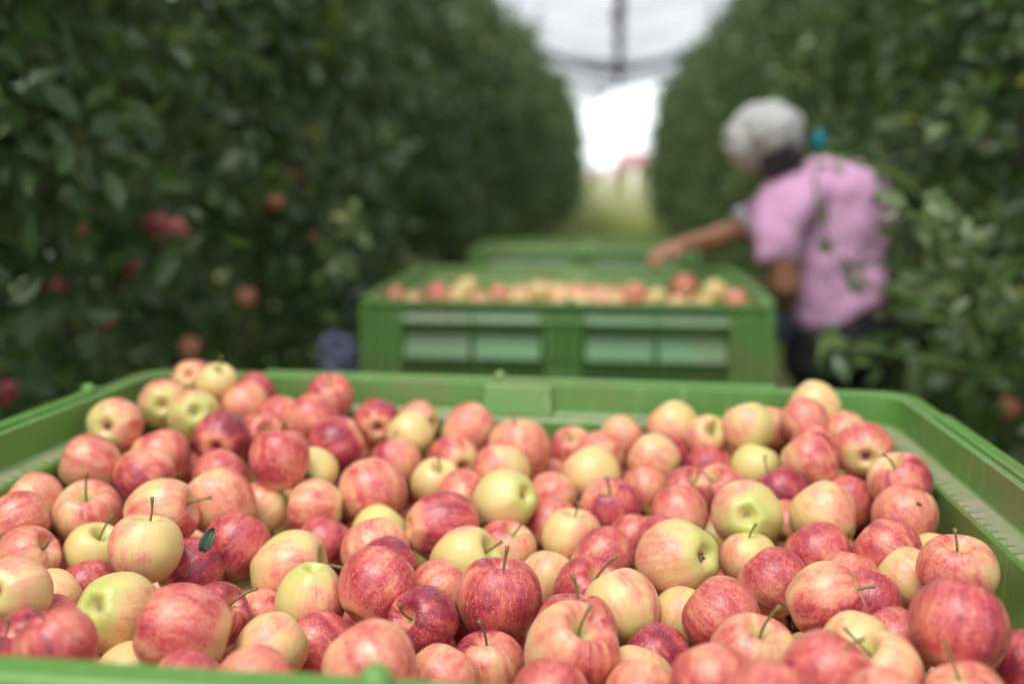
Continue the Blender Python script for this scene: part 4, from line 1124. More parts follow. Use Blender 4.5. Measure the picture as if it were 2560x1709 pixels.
 (0.1178, 0.6716, 1.0679, 0.0367, 0.26, 0.64, 0.72, -0.51, -0.54, 0.67, 0.9, 0.6, 0.2, 0.0, 'blurred rosy apple cut by the bottom edge, right half'),
 (0.1937, 0.6676, 1.0764, 0.0302, 0.28, 0.62, 0.74, -0.59, -0.5, 0.64, 0.7, 0.35, 0.2, 0.0, 'soft pink apple cut by the bottom edge left of the stemmed one'),
 (0.2689, 0.7246, 1.0553, 0.0307, -0.31, 0.0, 0.95, 0.6, 0.77, 0.19, 0.85, 0.5, 0.2, 1.0, 'pink apple with dark stem at the bottom right edge'),
 (0.355, 0.8224, 1.0351, 0.0319, 0.3, 0.55, 0.78, -0.67, -0.46, 0.58, 0.98, 0.85, 0.1, 0.0, 'dark red apple in the lower right corner'),
 (-0.0446, 0.7226, 1.037, 0.0324, 0.22, 0.69, 0.69, -0.34, -0.61, 0.71, 0.85, 0.55, 0.2, 0.0, 'rosy apple cut by the bottom edge near the centre'),
 (0.0274, 0.7529, 1.0231, 0.0325, 0.24, 0.67, 0.7, -0.41, -0.59, 0.7, 0.6, 0.3, 0.15, 0.0, 'pale pink apple cut by the bottom edge left of the coral one'),
 (-0.0681, 1.0477, 0.997, 0.0331, 0.28, 0.64, 0.71, -0.35, -0.62, 0.7, 0.3, 0.3, 0.3, 0.0, 'small peach apple behind the tall-stemmed bright red one'),
]
BURIED = [
 (-0.662,0.619,1.027,0.0354),
 (-0.589,0.604,1.003,0.0344),
 (-0.510,0.605,0.998,0.0334),
 (-0.446,0.614,0.979,0.0358),
 (-0.357,0.604,0.971,0.0331),
 (-0.284,0.611,0.966,0.0311),
 (-0.213,0.606,0.957,0.0332),
 (-0.149,0.607,0.957,0.0336),
 (-0.080,0.597,0.954,0.0337),
 (0.002,0.599,0.964,0.0354),
 (0.091,0.603,0.966,0.0313),
 (0.160,0.610,0.976,0.0353),
 (0.241,0.609,0.985,0.0336),
 (0.306,0.607,0.992,0.0347),
 (-0.618,0.665,1.005,0.0331),
 (-0.556,0.661,0.996,0.0325),
 (-0.472,0.672,0.997,0.0327),
 (-0.394,0.679,0.978,0.0324),
 (-0.318,0.663,0.973,0.0333),
 (-0.243,0.663,0.956,0.0340),
 (-0.177,0.681,0.961,0.0352),
 (-0.101,0.675,0.957,0.0319),
 (-0.021,0.671,0.962,0.0333),
 (0.043,0.680,0.962,0.0337),
 (0.123,0.677,0.981,0.0351),
 (0.208,0.666,0.986,0.0346),
 (0.274,0.672,0.983,0.0341),
 (0.354,0.662,1.005,0.0344),
 (-0.656,0.730,1.005,0.0332),
 (-0.593,0.747,1.006,0.0350),
 (-0.497,0.729,0.979,0.0352),
 (-0.437,0.744,0.955,0.0338),
 (-0.368,0.744,0.964,0.0316),
 (-0.289,0.735,0.961,0.0331),
 (-0.211,0.740,0.953,0.0323),
 (-0.149,0.738,0.949,0.0320),
 (-0.064,0.729,0.964,0.0325),
 (0.014,0.753,0.955,0.0351),
 (0.084,0.729,0.971,0.0327),
 (0.181,0.733,0.961,0.0331),
 (0.242,0.734,0.978,0.0329),
 (0.310,0.742,0.995,0.0319),
 (-0.624,0.819,0.992,0.0339),
 (-0.550,0.793,0.974,0.0331),
 (-0.392,0.821,0.968,0.0341),
 (-0.320,0.808,0.950,0.0359),
 (-0.252,0.805,0.944,0.0353),
 (-0.181,0.808,0.951,0.0335),
 (-0.103,0.793,0.948,0.0311),
 (-0.026,0.813,0.953,0.0321),
 (0.055,0.803,0.954,0.0316),
 (0.130,0.821,0.971,0.0347),
 (0.193,0.811,0.969,0.0317),
 (0.277,0.814,0.981,0.0342),
 (0.351,0.792,0.979,0.0326),
 (-0.668,0.882,0.998,0.0334),
 (-0.586,0.890,0.986,0.0348),
 (-0.508,0.879,0.971,0.0325),
 (-0.438,0.875,0.967,0.0319),
 (-0.360,0.881,0.948,0.0324),
 (-0.283,0.873,0.936,0.0357),
 (-0.213,0.873,0.949,0.0338),
 (-0.147,0.864,0.934,0.0324),
 (-0.052,0.876,0.936,0.0317),
 (0.005,0.865,0.950,0.0313),
 (0.083,0.883,0.947,0.0327),
 (0.154,0.882,0.967,0.0341),
 (0.241,0.880,0.972,0.0333),
 (0.315,0.879,0.978,0.0351),
 (-0.619,0.950,0.985,0.0360),
 (-0.553,0.953,0.965,0.0339),
 (-0.464,0.956,0.969,0.0327),
 (-0.402,0.952,0.950,0.0350),
 (-0.316,0.928,0.943,0.0314),
 (-0.254,0.940,0.939,0.0348),
 (-0.187,0.938,0.953,0.0354),
 (-0.087,0.945,0.954,0.0349),
 (-0.026,0.930,0.948,0.0315),
 (0.045,0.938,0.947,0.0339),
 (0.127,0.939,0.947,0.0350),
 (0.198,0.943,0.961,0.0331),
 (0.280,0.956,0.971,0.0352),
 (0.356,0.953,0.990,0.0318),
 (-0.563,1.021,0.978,0.0338),
 (-0.497,1.017,0.979,0.0349),
 (-0.345,1.011,0.952,0.0323),
 (-0.278,1.018,0.947,0.0346),
 (-0.206,1.010,0.937,0.0316),
 (-0.144,1.016,0.955,0.0328),
 (-0.060,1.009,0.947,0.0333),
 (0.012,1.023,0.951,0.0349),
 (0.091,1.017,0.947,0.0331),
 (0.157,1.026,0.965,0.0338),
 (0.236,1.016,0.967,0.0344),
 (0.316,1.011,0.987,0.0344),
 (-0.635,1.098,1.004,0.0358),
 (-0.560,1.084,0.990,0.0333),
 (-0.471,1.078,0.980,0.0339),
 (-0.377,1.080,0.971,0.0311),
 (-0.322,1.087,0.946,0.0320),
 (-0.258,1.087,0.957,0.0322),
 (-0.161,1.077,0.955,0.0321),
 (-0.088,1.082,0.946,0.0336),
 (-0.022,1.082,0.962,0.0320),
 (0.048,1.076,0.964,0.0339),
 (0.141,1.094,0.962,0.0351),
 (0.201,1.075,0.976,0.0314),
 (0.275,1.097,0.987,0.0322),
 (0.356,1.090,0.984,0.0335),
 (-0.657,1.165,1.019,0.0312),
 (-0.588,1.164,1.002,0.0317),
 (-0.509,1.146,0.986,0.0339),
 (-0.438,1.132,0.974,0.0330),
 (-0.359,1.152,0.972,0.0355),
 (-0.283,1.149,0.955,0.0339),
 (-0.213,1.156,0.975,0.0348),
 (-0.128,1.166,0.956,0.0327),
 (-0.067,1.150,0.956,0.0329),
 (0.012,1.154,0.951,0.0353),
 (0.081,1.154,0.964,0.0341),
 (0.167,1.155,0.974,0.0356),
 (0.246,1.152,0.983,0.0323),
 (0.315,1.146,0.995,0.0316),
 (-0.616,1.223,1.009,0.0344),
 (-0.545,1.217,0.999,0.0316),
 (-0.472,1.224,0.999,0.0314),
 (-0.409,1.216,0.985,0.0330),
 (-0.314,1.204,0.974,0.0344),
 (-0.252,1.224,0.970,0.0328),
 (-0.171,1.233,0.975,0.0348),
 (-0.097,1.223,0.967,0.0333),
 (-0.020,1.217,0.966,0.0324),
 (0.051,1.218,0.981,0.0337),
 (0.125,1.213,0.989,0.0340),
 (0.209,1.231,0.989,0.0317),
 (0.270,1.216,0.983,0.0340),
 (0.358,1.220,0.998,0.0318),
 (-0.659,1.279,1.040,0.0358),
 (-0.594,1.283,1.025,0.0337),
 (-0.510,1.278,1.018,0.0320),
 (-0.419,1.278,1.017,0.0312),
 (-0.364,1.286,0.992,0.0321),
 (-0.297,1.299,0.984,0.0326),
 (-0.213,1.287,0.976,0.0339),
 (-0.140,1.291,0.975,0.0343),
 (-0.070,1.289,0.984,0.0346),
 (0.024,1.285,0.986,0.0332),
 (0.089,1.285,0.993,0.0342),
 (0.171,1.299,0.997,0.0338),
 (0.234,1.292,0.996,0.0325),
 (0.314,1.282,1.028,0.0321),
 (-0.624,1.361,1.045,0.0330),
 (-0.560,1.367,1.045,0.0344),
 (-0.479,1.365,1.028,0.0317),
 (-0.410,1.367,1.024,0.0342),
 (-0.320,1.358,1.015,0.0311),
 (-0.259,1.356,1.010,0.0319),
 (-0.181,1.367,1.003,0.0343),
 (-0.026,1.339,0.985,0.0348),
 (0.044,1.359,0.994,0.0344),
 (0.124,1.367,1.010,0.0323),
 (0.200,1.350,1.028,0.0359),
 (0.280,1.355,1.028,0.0340),
 (0.346,1.349,1.032,0.0356),
 (-0.656,1.432,1.064,0.0357),
 (-0.578,1.435,1.058,0.0322),
 (-0.499,1.426,1.045,0.0358),
 (-0.430,1.428,1.041,0.0314),
 (-0.369,1.433,1.021,0.0342),
 (-0.281,1.413,1.014,0.0323),
 (-0.202,1.435,1.025,0.0315),
 (-0.143,1.419,1.015,0.0338),
 (0.079,1.415,1.010,0.0333),
 (0.168,1.431,1.039,0.0323),
 (0.234,1.421,1.020,0.0311),
 (0.305,1.426,1.048,0.0345),
 (-0.441,0.599,1.042,0.0317),
 (-0.352,0.606,1.036,0.0314),
 (-0.292,0.619,1.029,0.0333),
 (-0.214,0.598,1.023,0.0315),
 (-0.133,0.607,1.025,0.0340),
 (-0.060,0.601,1.018,0.0357),
 (0.021,0.604,1.027,0.0336),
 (0.083,0.597,1.026,0.0318),
 (0.167,0.597,1.039,0.0316),
 (0.229,0.599,1.048,0.0337),
 (0.311,0.604,1.058,0.0347),
 (-0.231,0.659,1.020,0.0344),
 (-0.159,0.665,1.019,0.0310),
 (-0.025,0.665,1.024,0.0314),
 (0.052,0.677,1.024,0.0321),
 (0.266,0.664,1.045,0.0314),
]
DEEP = [
 (0.018,1.430,0.994,0.0349),
 (-0.624,0.603,0.947,0.0342),
 (-0.552,0.613,0.934,0.0350),
 (-0.474,0.612,0.919,0.0329),
 (-0.406,0.603,0.922,0.0356),
 (-0.325,0.604,0.915,0.0311),
 (-0.262,0.598,0.907,0.0356),
 (-0.184,0.597,0.896,0.0348),
 (-0.108,0.600,0.896,0.0315),
 (-0.024,0.615,0.902,0.0359),
 (0.059,0.604,0.899,0.0314),
 (0.125,0.596,0.913,0.0348),
 (0.193,0.612,0.921,0.0322),
 (0.264,0.608,0.924,0.0345),
 (0.350,0.610,0.940,0.0352),
 (-0.661,0.661,0.959,0.0316),
 (-0.595,0.660,0.946,0.0326),
 (-0.498,0.670,0.936,0.0355),
 (-0.434,0.669,0.924,0.0334),
 (-0.350,0.662,0.916,0.0318),
 (-0.290,0.660,0.914,0.0314),
 (-0.202,0.659,0.906,0.0316),
 (-0.139,0.669,0.910,0.0315),
 (-0.059,0.673,0.911,0.0328),
 (0.017,0.673,0.895,0.0349),
 (0.082,0.679,0.901,0.0333),
 (0.162,0.663,0.913,0.0315),
 (0.226,0.679,0.917,0.0328),
 (0.318,0.668,0.936,0.0334),
 (-0.635,0.741,0.946,0.0332),
 (-0.544,0.744,0.931,0.0342),
 (-0.482,0.734,0.909,0.0344),
 (-0.398,0.733,0.903,0.0347),
 (-0.324,0.752,0.897,0.0337),
 (-0.248,0.750,0.879,0.0311),
 (-0.190,0.729,0.893,0.0348),
 (-0.085,0.743,0.904,0.0349),
 (-0.029,0.718,0.877,0.0346),
 (0.056,0.739,0.889,0.0332),
 (0.133,0.726,0.913,0.0354),
 (0.208,0.736,0.903,0.0315),
 (0.280,0.728,0.925,0.0347),
 (0.343,0.745,0.933,0.0340),
 (-0.666,0.803,0.944,0.0345),
 (-0.599,0.808,0.932,0.0313),
 (-0.504,0.800,0.928,0.0358),
 (-0.440,0.799,0.918,0.0312),
 (-0.351,0.808,0.891,0.0319),
 (-0.287,0.804,0.888,0.0336),
 (-0.203,0.811,0.890,0.0339),
 (-0.135,0.806,0.895,0.0319),
 (-0.056,0.803,0.889,0.0324),
 (0.030,0.808,0.894,0.0356),
 (0.100,0.805,0.893,0.0326),
 (0.165,0.799,0.903,0.0332),
 (0.240,0.805,0.904,0.0316),
 (0.310,0.801,0.927,0.0338),
 (-0.633,0.872,0.943,0.0345),
 (-0.554,0.890,0.927,0.0347),
 (-0.477,0.865,0.913,0.0322),
 (-0.397,0.884,0.897,0.0328),
 (-0.318,0.888,0.880,0.0343),
 (-0.246,0.875,0.878,0.0359),
 (-0.180,0.887,0.883,0.0348),
 (-0.109,0.878,0.887,0.0321),
 (-0.027,0.870,0.875,0.0313),
 (0.056,0.868,0.889,0.0326),
 (0.122,0.868,0.899,0.0336),
 (0.202,0.869,0.896,0.0324),
 (0.271,0.882,0.914,0.0349),
 (0.351,0.872,0.923,0.0323),
 (-0.667,0.930,0.946,0.0316),
 (-0.600,0.940,0.921,0.0340),
 (-0.512,0.946,0.914,0.0348),
 (-0.448,0.943,0.906,0.0320),
 (-0.369,0.955,0.887,0.0327),
 (-0.294,0.948,0.889,0.0323),
 (-0.212,0.942,0.878,0.0311),
 (-0.144,0.943,0.874,0.0344),
 (-0.073,0.946,0.883,0.0313),
 (-0.001,0.958,0.880,0.0341),
 (0.082,0.955,0.895,0.0341),
 (0.155,0.930,0.888,0.0337),
 (0.244,0.940,0.906,0.0312),
 (0.308,0.953,0.913,0.0312),
 (-0.629,0.998,0.936,0.0336),
 (-0.535,1.022,0.920,0.0335),
 (-0.471,0.999,0.914,0.0311),
 (-0.410,1.002,0.898,0.0311),
 (-0.323,1.018,0.892,0.0349),
 (-0.248,1.004,0.892,0.0326),
 (-0.176,1.025,0.884,0.0346),
 (-0.116,1.007,0.900,0.0320),
 (-0.022,1.015,0.896,0.0323),
 (0.049,1.015,0.895,0.0355),
 (0.125,1.012,0.895,0.0320),
 (0.192,1.012,0.913,0.0330),
 (0.280,1.016,0.919,0.0335),
 (0.354,1.013,0.933,0.0346),
 (-0.647,1.082,0.941,0.0326),
 (-0.580,1.096,0.930,0.0342),
 (-0.511,1.083,0.916,0.0321),
 (-0.426,1.074,0.902,0.0344),
 (-0.363,1.068,0.896,0.0311),
 (-0.283,1.072,0.901,0.0319),
 (-0.223,1.083,0.899,0.0313),
 (-0.125,1.088,0.894,0.0315),
 (-0.056,1.081,0.889,0.0347),
 (0.009,1.084,0.895,0.0333),
 (0.091,1.078,0.913,0.0349),
 (0.157,1.075,0.898,0.0359),
 (0.242,1.084,0.920,0.0319),
 (0.318,1.069,0.932,0.0348),
 (-0.628,1.149,0.947,0.0359),
 (-0.558,1.154,0.945,0.0325),
 (-0.473,1.157,0.930,0.0314),
 (-0.402,1.136,0.920,0.0333),
 (-0.330,1.163,0.913,0.0337),
 (-0.252,1.176,0.904,0.0344),
 (-0.174,1.151,0.915,0.0339),
 (-0.098,1.145,0.900,0.0325),
 (-0.035,1.153,0.903,0.0318),
 (0.050,1.151,0.899,0.0327),
 (0.131,1.144,0.917,0.0333),
 (0.193,1.153,0.913,0.0319),
 (0.275,1.141,0.917,0.0325),
 (0.346,1.148,0.939,0.0354),
 (-0.667,1.204,0.959,0.0331),
 (-0.585,1.215,0.952,0.0316),
 (-0.504,1.228,0.945,0.0343),
 (-0.443,1.220,0.928,0.0328),
 (-0.372,1.226,0.923,0.0336),
 (-0.291,1.228,0.919,0.0330),
 (-0.206,1.228,0.918,0.0316),
 (-0.144,1.215,0.917,0.0347),
 (-0.065,1.218,0.911,0.0338),
 (0.024,1.222,0.918,0.0359),
 (0.088,1.225,0.922,0.0310),
 (0.163,1.228,0.928,0.0339),
 (0.233,1.228,0.931,0.0331),
 (0.319,1.208,0.943,0.0332),
 (-0.627,1.281,0.961,0.0346),
 (-0.531,1.288,0.960,0.0322),
 (-0.467,1.287,0.955,0.0330),
 (-0.401,1.290,0.942,0.0317),
 (-0.322,1.288,0.924,0.0338),
 (-0.259,1.281,0.931,0.0332),
 (-0.174,1.290,0.909,0.0312),
 (-0.115,1.280,0.918,0.0322),
 (-0.029,1.289,0.923,0.0330),
 (0.045,1.285,0.925,0.0337),
 (0.131,1.286,0.947,0.0315),
 (0.199,1.287,0.933,0.0341),
 (0.279,1.290,0.950,0.0351),
 (0.350,1.290,0.963,0.0327),
 (-0.668,1.335,1.010,0.0313),
 (-0.575,1.358,0.970,0.0317),
 (-0.515,1.370,0.951,0.0348),
 (-0.437,1.364,0.959,0.0337),
 (-0.356,1.356,0.966,0.0317),
 (-0.293,1.347,0.945,0.0318),
 (-0.204,1.354,0.941,0.0352),
 (-0.137,1.351,0.948,0.0344),
 (-0.057,1.363,0.932,0.0345),
 (0.013,1.345,0.935,0.0317),
 (0.087,1.357,0.942,0.0360),
 (0.165,1.355,0.957,0.0323),
 (0.238,1.354,0.970,0.0328),
 (0.316,1.357,0.966,0.0322),
 (-0.620,1.426,0.987,0.0357),
 (-0.545,1.425,0.996,0.0342),
 (-0.474,1.426,0.981,0.0338),
 (-0.402,1.421,0.960,0.0331),
 (-0.316,1.410,0.960,0.0346),
 (-0.243,1.428,0.964,0.0333),
 (-0.168,1.431,0.956,0.0333),
 (-0.092,1.416,0.959,0.0318),
 (-0.029,1.422,0.947,0.0351),
 (0.062,1.416,0.951,0.0313),
 (0.134,1.429,0.977,0.0355),
 (0.202,1.428,0.965,0.0356),
 (0.280,1.424,0.978,0.0336),
 (0.352,1.423,0.994,0.0318),
 (-0.667,0.617,0.902,0.0321),
 (-0.581,0.597,0.875,0.0317),
 (-0.516,0.604,0.869,0.0345),
 (-0.440,0.609,0.864,0.0328),
 (-0.371,0.597,0.849,0.0359),
 (-0.287,0.593,0.847,0.0327),
 (-0.209,0.600,0.836,0.0326),
 (-0.144,0.601,0.844,0.0344),
 (-0.057,0.598,0.833,0.0354),
 (0.022,0.602,0.848,0.0336),
 (0.089,0.591,0.848,0.0316),
 (0.157,0.609,0.856,0.0319),
 (0.220,0.595,0.865,0.0346),
 (0.316,0.605,0.882,0.0348),
 (-0.622,0.685,0.892,0.0359),
 (-0.557,0.677,0.878,0.0339),
 (-0.480,0.674,0.867,0.0349),
 (-0.405,0.668,0.853,0.0344),
 (-0.327,0.666,0.854,0.0337),
 (-0.265,0.666,0.830,0.0350),
 (-0.180,0.672,0.841,0.0320),
 (-0.102,0.669,0.853,0.0318),
 (-0.036,0.675,0.829,0.0325),
 (0.046,0.669,0.836,0.0329),
 (0.125,0.673,0.841,0.0357),
 (0.198,0.664,0.843,0.0351),
 (0.274,0.661,0.877,0.0347),
 (0.342,0.680,0.875,0.0355),
 (-0.651,0.744,0.884,0.0329),
 (-0.585,0.747,0.878,0.0359),
 (-0.511,0.736,0.849,0.0355),
 (-0.446,0.735,0.857,0.0319),
 (-0.360,0.738,0.841,0.0329),
 (-0.294,0.735,0.841,0.0325),
 (-0.227,0.742,0.823,0.0320),
 (-0.140,0.731,0.830,0.0357),
 (-0.073,0.727,0.831,0.0330),
 (0.005,0.753,0.830,0.0353),
 (0.082,0.731,0.830,0.0340),
 (0.142,0.734,0.850,0.0313),
 (0.226,0.734,0.844,0.0332),
 (0.312,0.740,0.868,0.0349),
 (-0.625,0.802,0.876,0.0326),
 (-0.554,0.810,0.868,0.0325),
 (-0.478,0.796,0.857,0.0315),
 (-0.410,0.798,0.834,0.0334),
 (-0.320,0.803,0.818,0.0357),
 (-0.246,0.820,0.845,0.0311),
 (-0.179,0.805,0.828,0.0354),
 (-0.094,0.804,0.819,0.0340),
 (-0.022,0.811,0.818,0.0324),
 (0.049,0.805,0.828,0.0355),
 (0.130,0.810,0.835,0.0356),
 (0.200,0.795,0.847,0.0359),
 (0.279,0.809,0.853,0.0333),
 (0.350,0.816,0.878,0.0331),
 (-0.660,0.882,0.873,0.0343),
 (-0.583,0.869,0.865,0.0354),
 (-0.514,0.871,0.837,0.0327),
 (-0.444,0.877,0.843,0.0327),
 (-0.367,0.877,0.840,0.0330),
 (-0.284,0.866,0.827,0.0311),
 (-0.215,0.867,0.814,0.0352),
 (-0.142,0.864,0.835,0.0333),
 (-0.064,0.871,0.822,0.0333),
 (0.021,0.866,0.826,0.0342),
 (0.087,0.872,0.831,0.0350),
 (0.172,0.862,0.839,0.0345),
 (0.249,0.869,0.846,0.0327),
 (0.311,0.863,0.860,0.0325),
 (-0.616,0.940,0.858,0.0327),
 (-0.553,0.944,0.863,0.0337),
 (-0.474,0.940,0.847,0.0351),
 (-0.409,0.946,0.841,0.0310),
 (-0.318,0.950,0.830,0.0340),
 (-0.252,0.934,0.812,0.0352),
 (-0.177,0.942,0.817,0.0338),
 (-0.096,0.942,0.826,0.0329),
 (-0.033,0.927,0.833,0.0334),
 (0.054,0.940,0.827,0.0336),
 (0.121,0.939,0.832,0.0341),
 (0.183,0.947,0.831,0.0314),
 (0.274,0.938,0.850,0.0350),
 (0.343,0.948,0.862,0.0338),
 (-0.666,1.025,0.875,0.0324),
 (-0.601,1.014,0.878,0.0356),
 (-0.503,1.007,0.856,0.0330),
 (-0.438,1.003,0.841,0.0349),
 (-0.367,1.023,0.833,0.0325),
 (-0.275,1.010,0.820,0.0337),
 (-0.197,1.000,0.829,0.0319),
 (-0.124,1.005,0.818,0.0324),
 (-0.054,1.010,0.818,0.0326),
 (0.004,1.007,0.838,0.0317),
 (0.089,1.013,0.841,0.0348),
 (0.168,1.022,0.850,0.0333),
 (0.231,1.019,0.853,0.0327),
 (0.310,1.003,0.848,0.0339),
 (-0.634,1.081,0.871,0.0321),
 (-0.557,1.076,0.873,0.0332),
 (-0.478,1.078,0.862,0.0338),
 (-0.401,1.082,0.837,0.0341),
 (-0.323,1.080,0.842,0.0331),
 (-0.254,1.070,0.834,0.0347),
 (-0.179,1.087,0.840,0.0353),
 (-0.110,1.083,0.829,0.0358),
 (-0.022,1.074,0.823,0.0338),
 (0.050,1.082,0.827,0.0358),
 (0.118,1.074,0.835,0.0357),
 (0.207,1.083,0.853,0.0343),
 (0.273,1.090,0.868,0.0317),
 (0.349,1.065,0.874,0.0342),
 (-0.667,1.169,0.897,0.0337),
 (-0.580,1.163,0.872,0.0345),
 (-0.510,1.147,0.882,0.0324),
 (-0.437,1.131,0.864,0.0360),
 (-0.369,1.154,0.848,0.0327),
 (-0.285,1.153,0.847,0.0360),
 (-0.220,1.158,0.845,0.0324),
 (-0.136,1.150,0.836,0.0334),
 (-0.047,1.149,0.841,0.0344),
 (0.016,1.139,0.834,0.0323),
 (0.095,1.150,0.854,0.0330),
 (0.166,1.139,0.857,0.0343),
 (0.241,1.155,0.863,0.0348),
 (0.309,1.156,0.864,0.0356),
 (-0.618,1.211,0.899,0.0338),
 (-0.554,1.228,0.897,0.0358),
 (-0.467,1.208,0.867,0.0324),
 (-0.405,1.223,0.867,0.0340),
 (-0.323,1.219,0.863,0.0348),
 (-0.244,1.229,0.853,0.0314),
 (-0.174,1.203,0.841,0.0349),
 (-0.105,1.207,0.853,0.0351),
 (-0.018,1.212,0.848,0.0338),
 (0.048,1.216,0.851,0.0356),
 (0.129,1.218,0.864,0.0345),
 (0.206,1.216,0.870,0.0328),
 (0.287,1.217,0.885,0.0350),
 (0.353,1.212,0.887,0.0336),
 (-0.666,1.289,0.908,0.0344),
 (-0.589,1.296,0.902,0.0359),
 (-0.507,1.289,0.899,0.0345),
 (-0.441,1.287,0.892,0.0349),
 (-0.360,1.291,0.870,0.0351),
 (-0.280,1.277,0.862,0.0320),
 (-0.209,1.291,0.860,0.0312),
 (-0.137,1.281,0.861,0.0314),
 (-0.071,1.273,0.863,0.0333),
 (-0.000,1.276,0.861,0.0358),
 (0.080,1.286,0.867,0.0332),
 (0.163,1.276,0.871,0.0356),
 (0.243,1.287,0.882,0.0325),
 (0.317,1.286,0.898,0.0317),
 (-0.616,1.353,0.924,0.0330),
 (-0.550,1.351,0.896,0.0352),
 (-0.469,1.357,0.901,0.0358),
 (-0.399,1.354,0.886,0.0337),
 (-0.323,1.342,0.887,0.0329),
 (-0.258,1.351,0.887,0.0349),
 (-0.176,1.349,0.882,0.0331),
 (-0.102,1.350,0.875,0.0325),
 (-0.016,1.358,0.879,0.0348),
 (0.047,1.357,0.871,0.0314),
 (0.133,1.337,0.895,0.0349),
 (0.194,1.365,0.899,0.0358),
 (0.263,1.351,0.914,0.0315),
 (0.355,1.339,0.914,0.0349),
 (-0.669,1.417,0.945,0.0311),
 (-0.573,1.425,0.934,0.0316),
 (-0.511,1.430,0.929,0.0325),
 (-0.443,1.427,0.906,0.0360),
 (-0.359,1.428,0.916,0.0313),
 (-0.286,1.427,0.905,0.0333),
 (-0.206,1.429,0.905,0.0332),
 (-0.134,1.427,0.903,0.0319),
 (-0.061,1.425,0.880,0.0359),
 (0.010,1.430,0.896,0.0322),
 (0.092,1.426,0.895,0.0355),
 (0.160,1.428,0.909,0.0337),
 (0.246,1.420,0.915,0.0346),
 (0.313,1.418,0.922,0.0347),
]


for k, a in enumerate(APPLES):
    ap = put_apple(Vector(a[0:3]), a[3] * 0.985, a[4:7], a[7:10], a[10:13], a[14], 'apples heaped in the front bin', k=(k * 5 + 3), stem=a[13] > .5)
    if 'dark scars' in a[14] or 'brown spot' in a[14]:
        inv3 = ap.matrix_world.to_3x3().inverted()
        spots_ = ((-.30, .45, .085, .12), (.22, .50, .07, .06)) if 'scars' in a[14] else ((.12, .62, .10, .08),)
        for dx_, dy_, w_, h_ in spots_:
            dl = (inv3 @ (CR * dx_ + CU * dy_ - CW)).normalized()
            vb = max(ap.data.vertices, key=lambda v: v.co.normalized().dot(dl) * 10 + v.co.length * .01).co
            q_ = vb.normalized().to_track_quat('Z', 'Y').to_matrix()
            mm_ = MB(); mm_.ball(vb, w_, h_, .022, 12, 8, q_)
            mm_.build('scar' if 'scars' in a[14] else 'brown_spot', M_scar, ap)
rnd = random.Random(12)
for k, a in enumerate(BURIED):
    put_apple(Vector(a[0:3]), a[3], rand_dir(rnd), rand_dir(rnd), rand_color(rnd), 'mostly hidden apple in the shadowed gaps under the top layer of the front bin',
              'lower apples of the front bin', k=k, stem=(k % 2 == 0), calyx=False)


def joined_apples(name, spots, label, rnd):
    base = np.array([v.co[:] for v in LOW_ME.vertices])
    fb = np.array([p.vertices[:] for p in LOW_ME.polygons])
    V, F = [], []
    for i, (x, y, z, r) in enumerate(spots):
        q = Euler([rnd.uniform(0, 6.28) for _ in range(3)]).to_matrix()
        V.append(base @ np.array(q).T * r + np.array([x, y, z])); F.append(fb + i * len(base))
    V = np.concatenate(V); F = np.concatenate(F)
    me = np_mesh(name, V, F, np.zeros((len(V), 2)), M_apple)
    o = link(bpy.data.objects.new(name, me)); o.color = (.65, .35, .3, 1)
    tag(o, label, 'apples', kind='stuff')


joined_apples('buried_apples', DEEP, 'apples lying deep inside the front bin beneath the top layers', rnd)

# the thin leaf caught between two apples
m = MB()
n = 8
rs = []
for i in range(n + 1):
    t = i / n; w = .0062 * math.sin(math.pi * min(1, t * .93 + .07)) ** .7 + .0004
    cz = -.010 * t * t
    rs.append([(-w, t * .024, cz + .003), (-w * .4, t * .024, cz), (0, t * .024, cz - .001), (w * .4, t * .024, cz), (w, t * .024, cz + .003)])
m.rings(rs, False)
lf = m.build('loose_leaf', simple('dark_leaf', (0.02, 0.05, 0.015), .4, .3, 200))
sol = lf.modifiers.new('solid', 'SOLIDIFY'); sol.thickness = .0006
A40 = Vector(APPLES[39][0:3])
lp = at(465, 1264, min(A40.y, APPLES[45][1]) - .036)
zl = (CW * -1); yl = (CU * .93 + CR * .36).normalized(); xl = yl.cross(zl).normalized(); zl = xl.cross(yl)
lf.matrix_world = Matrix.Translation(lp) @ Matrix((xl, yl, zl)).transposed().to_4x4()
tag(lf, 'small dark green leaf caught between two apples on the left', 'leaf')

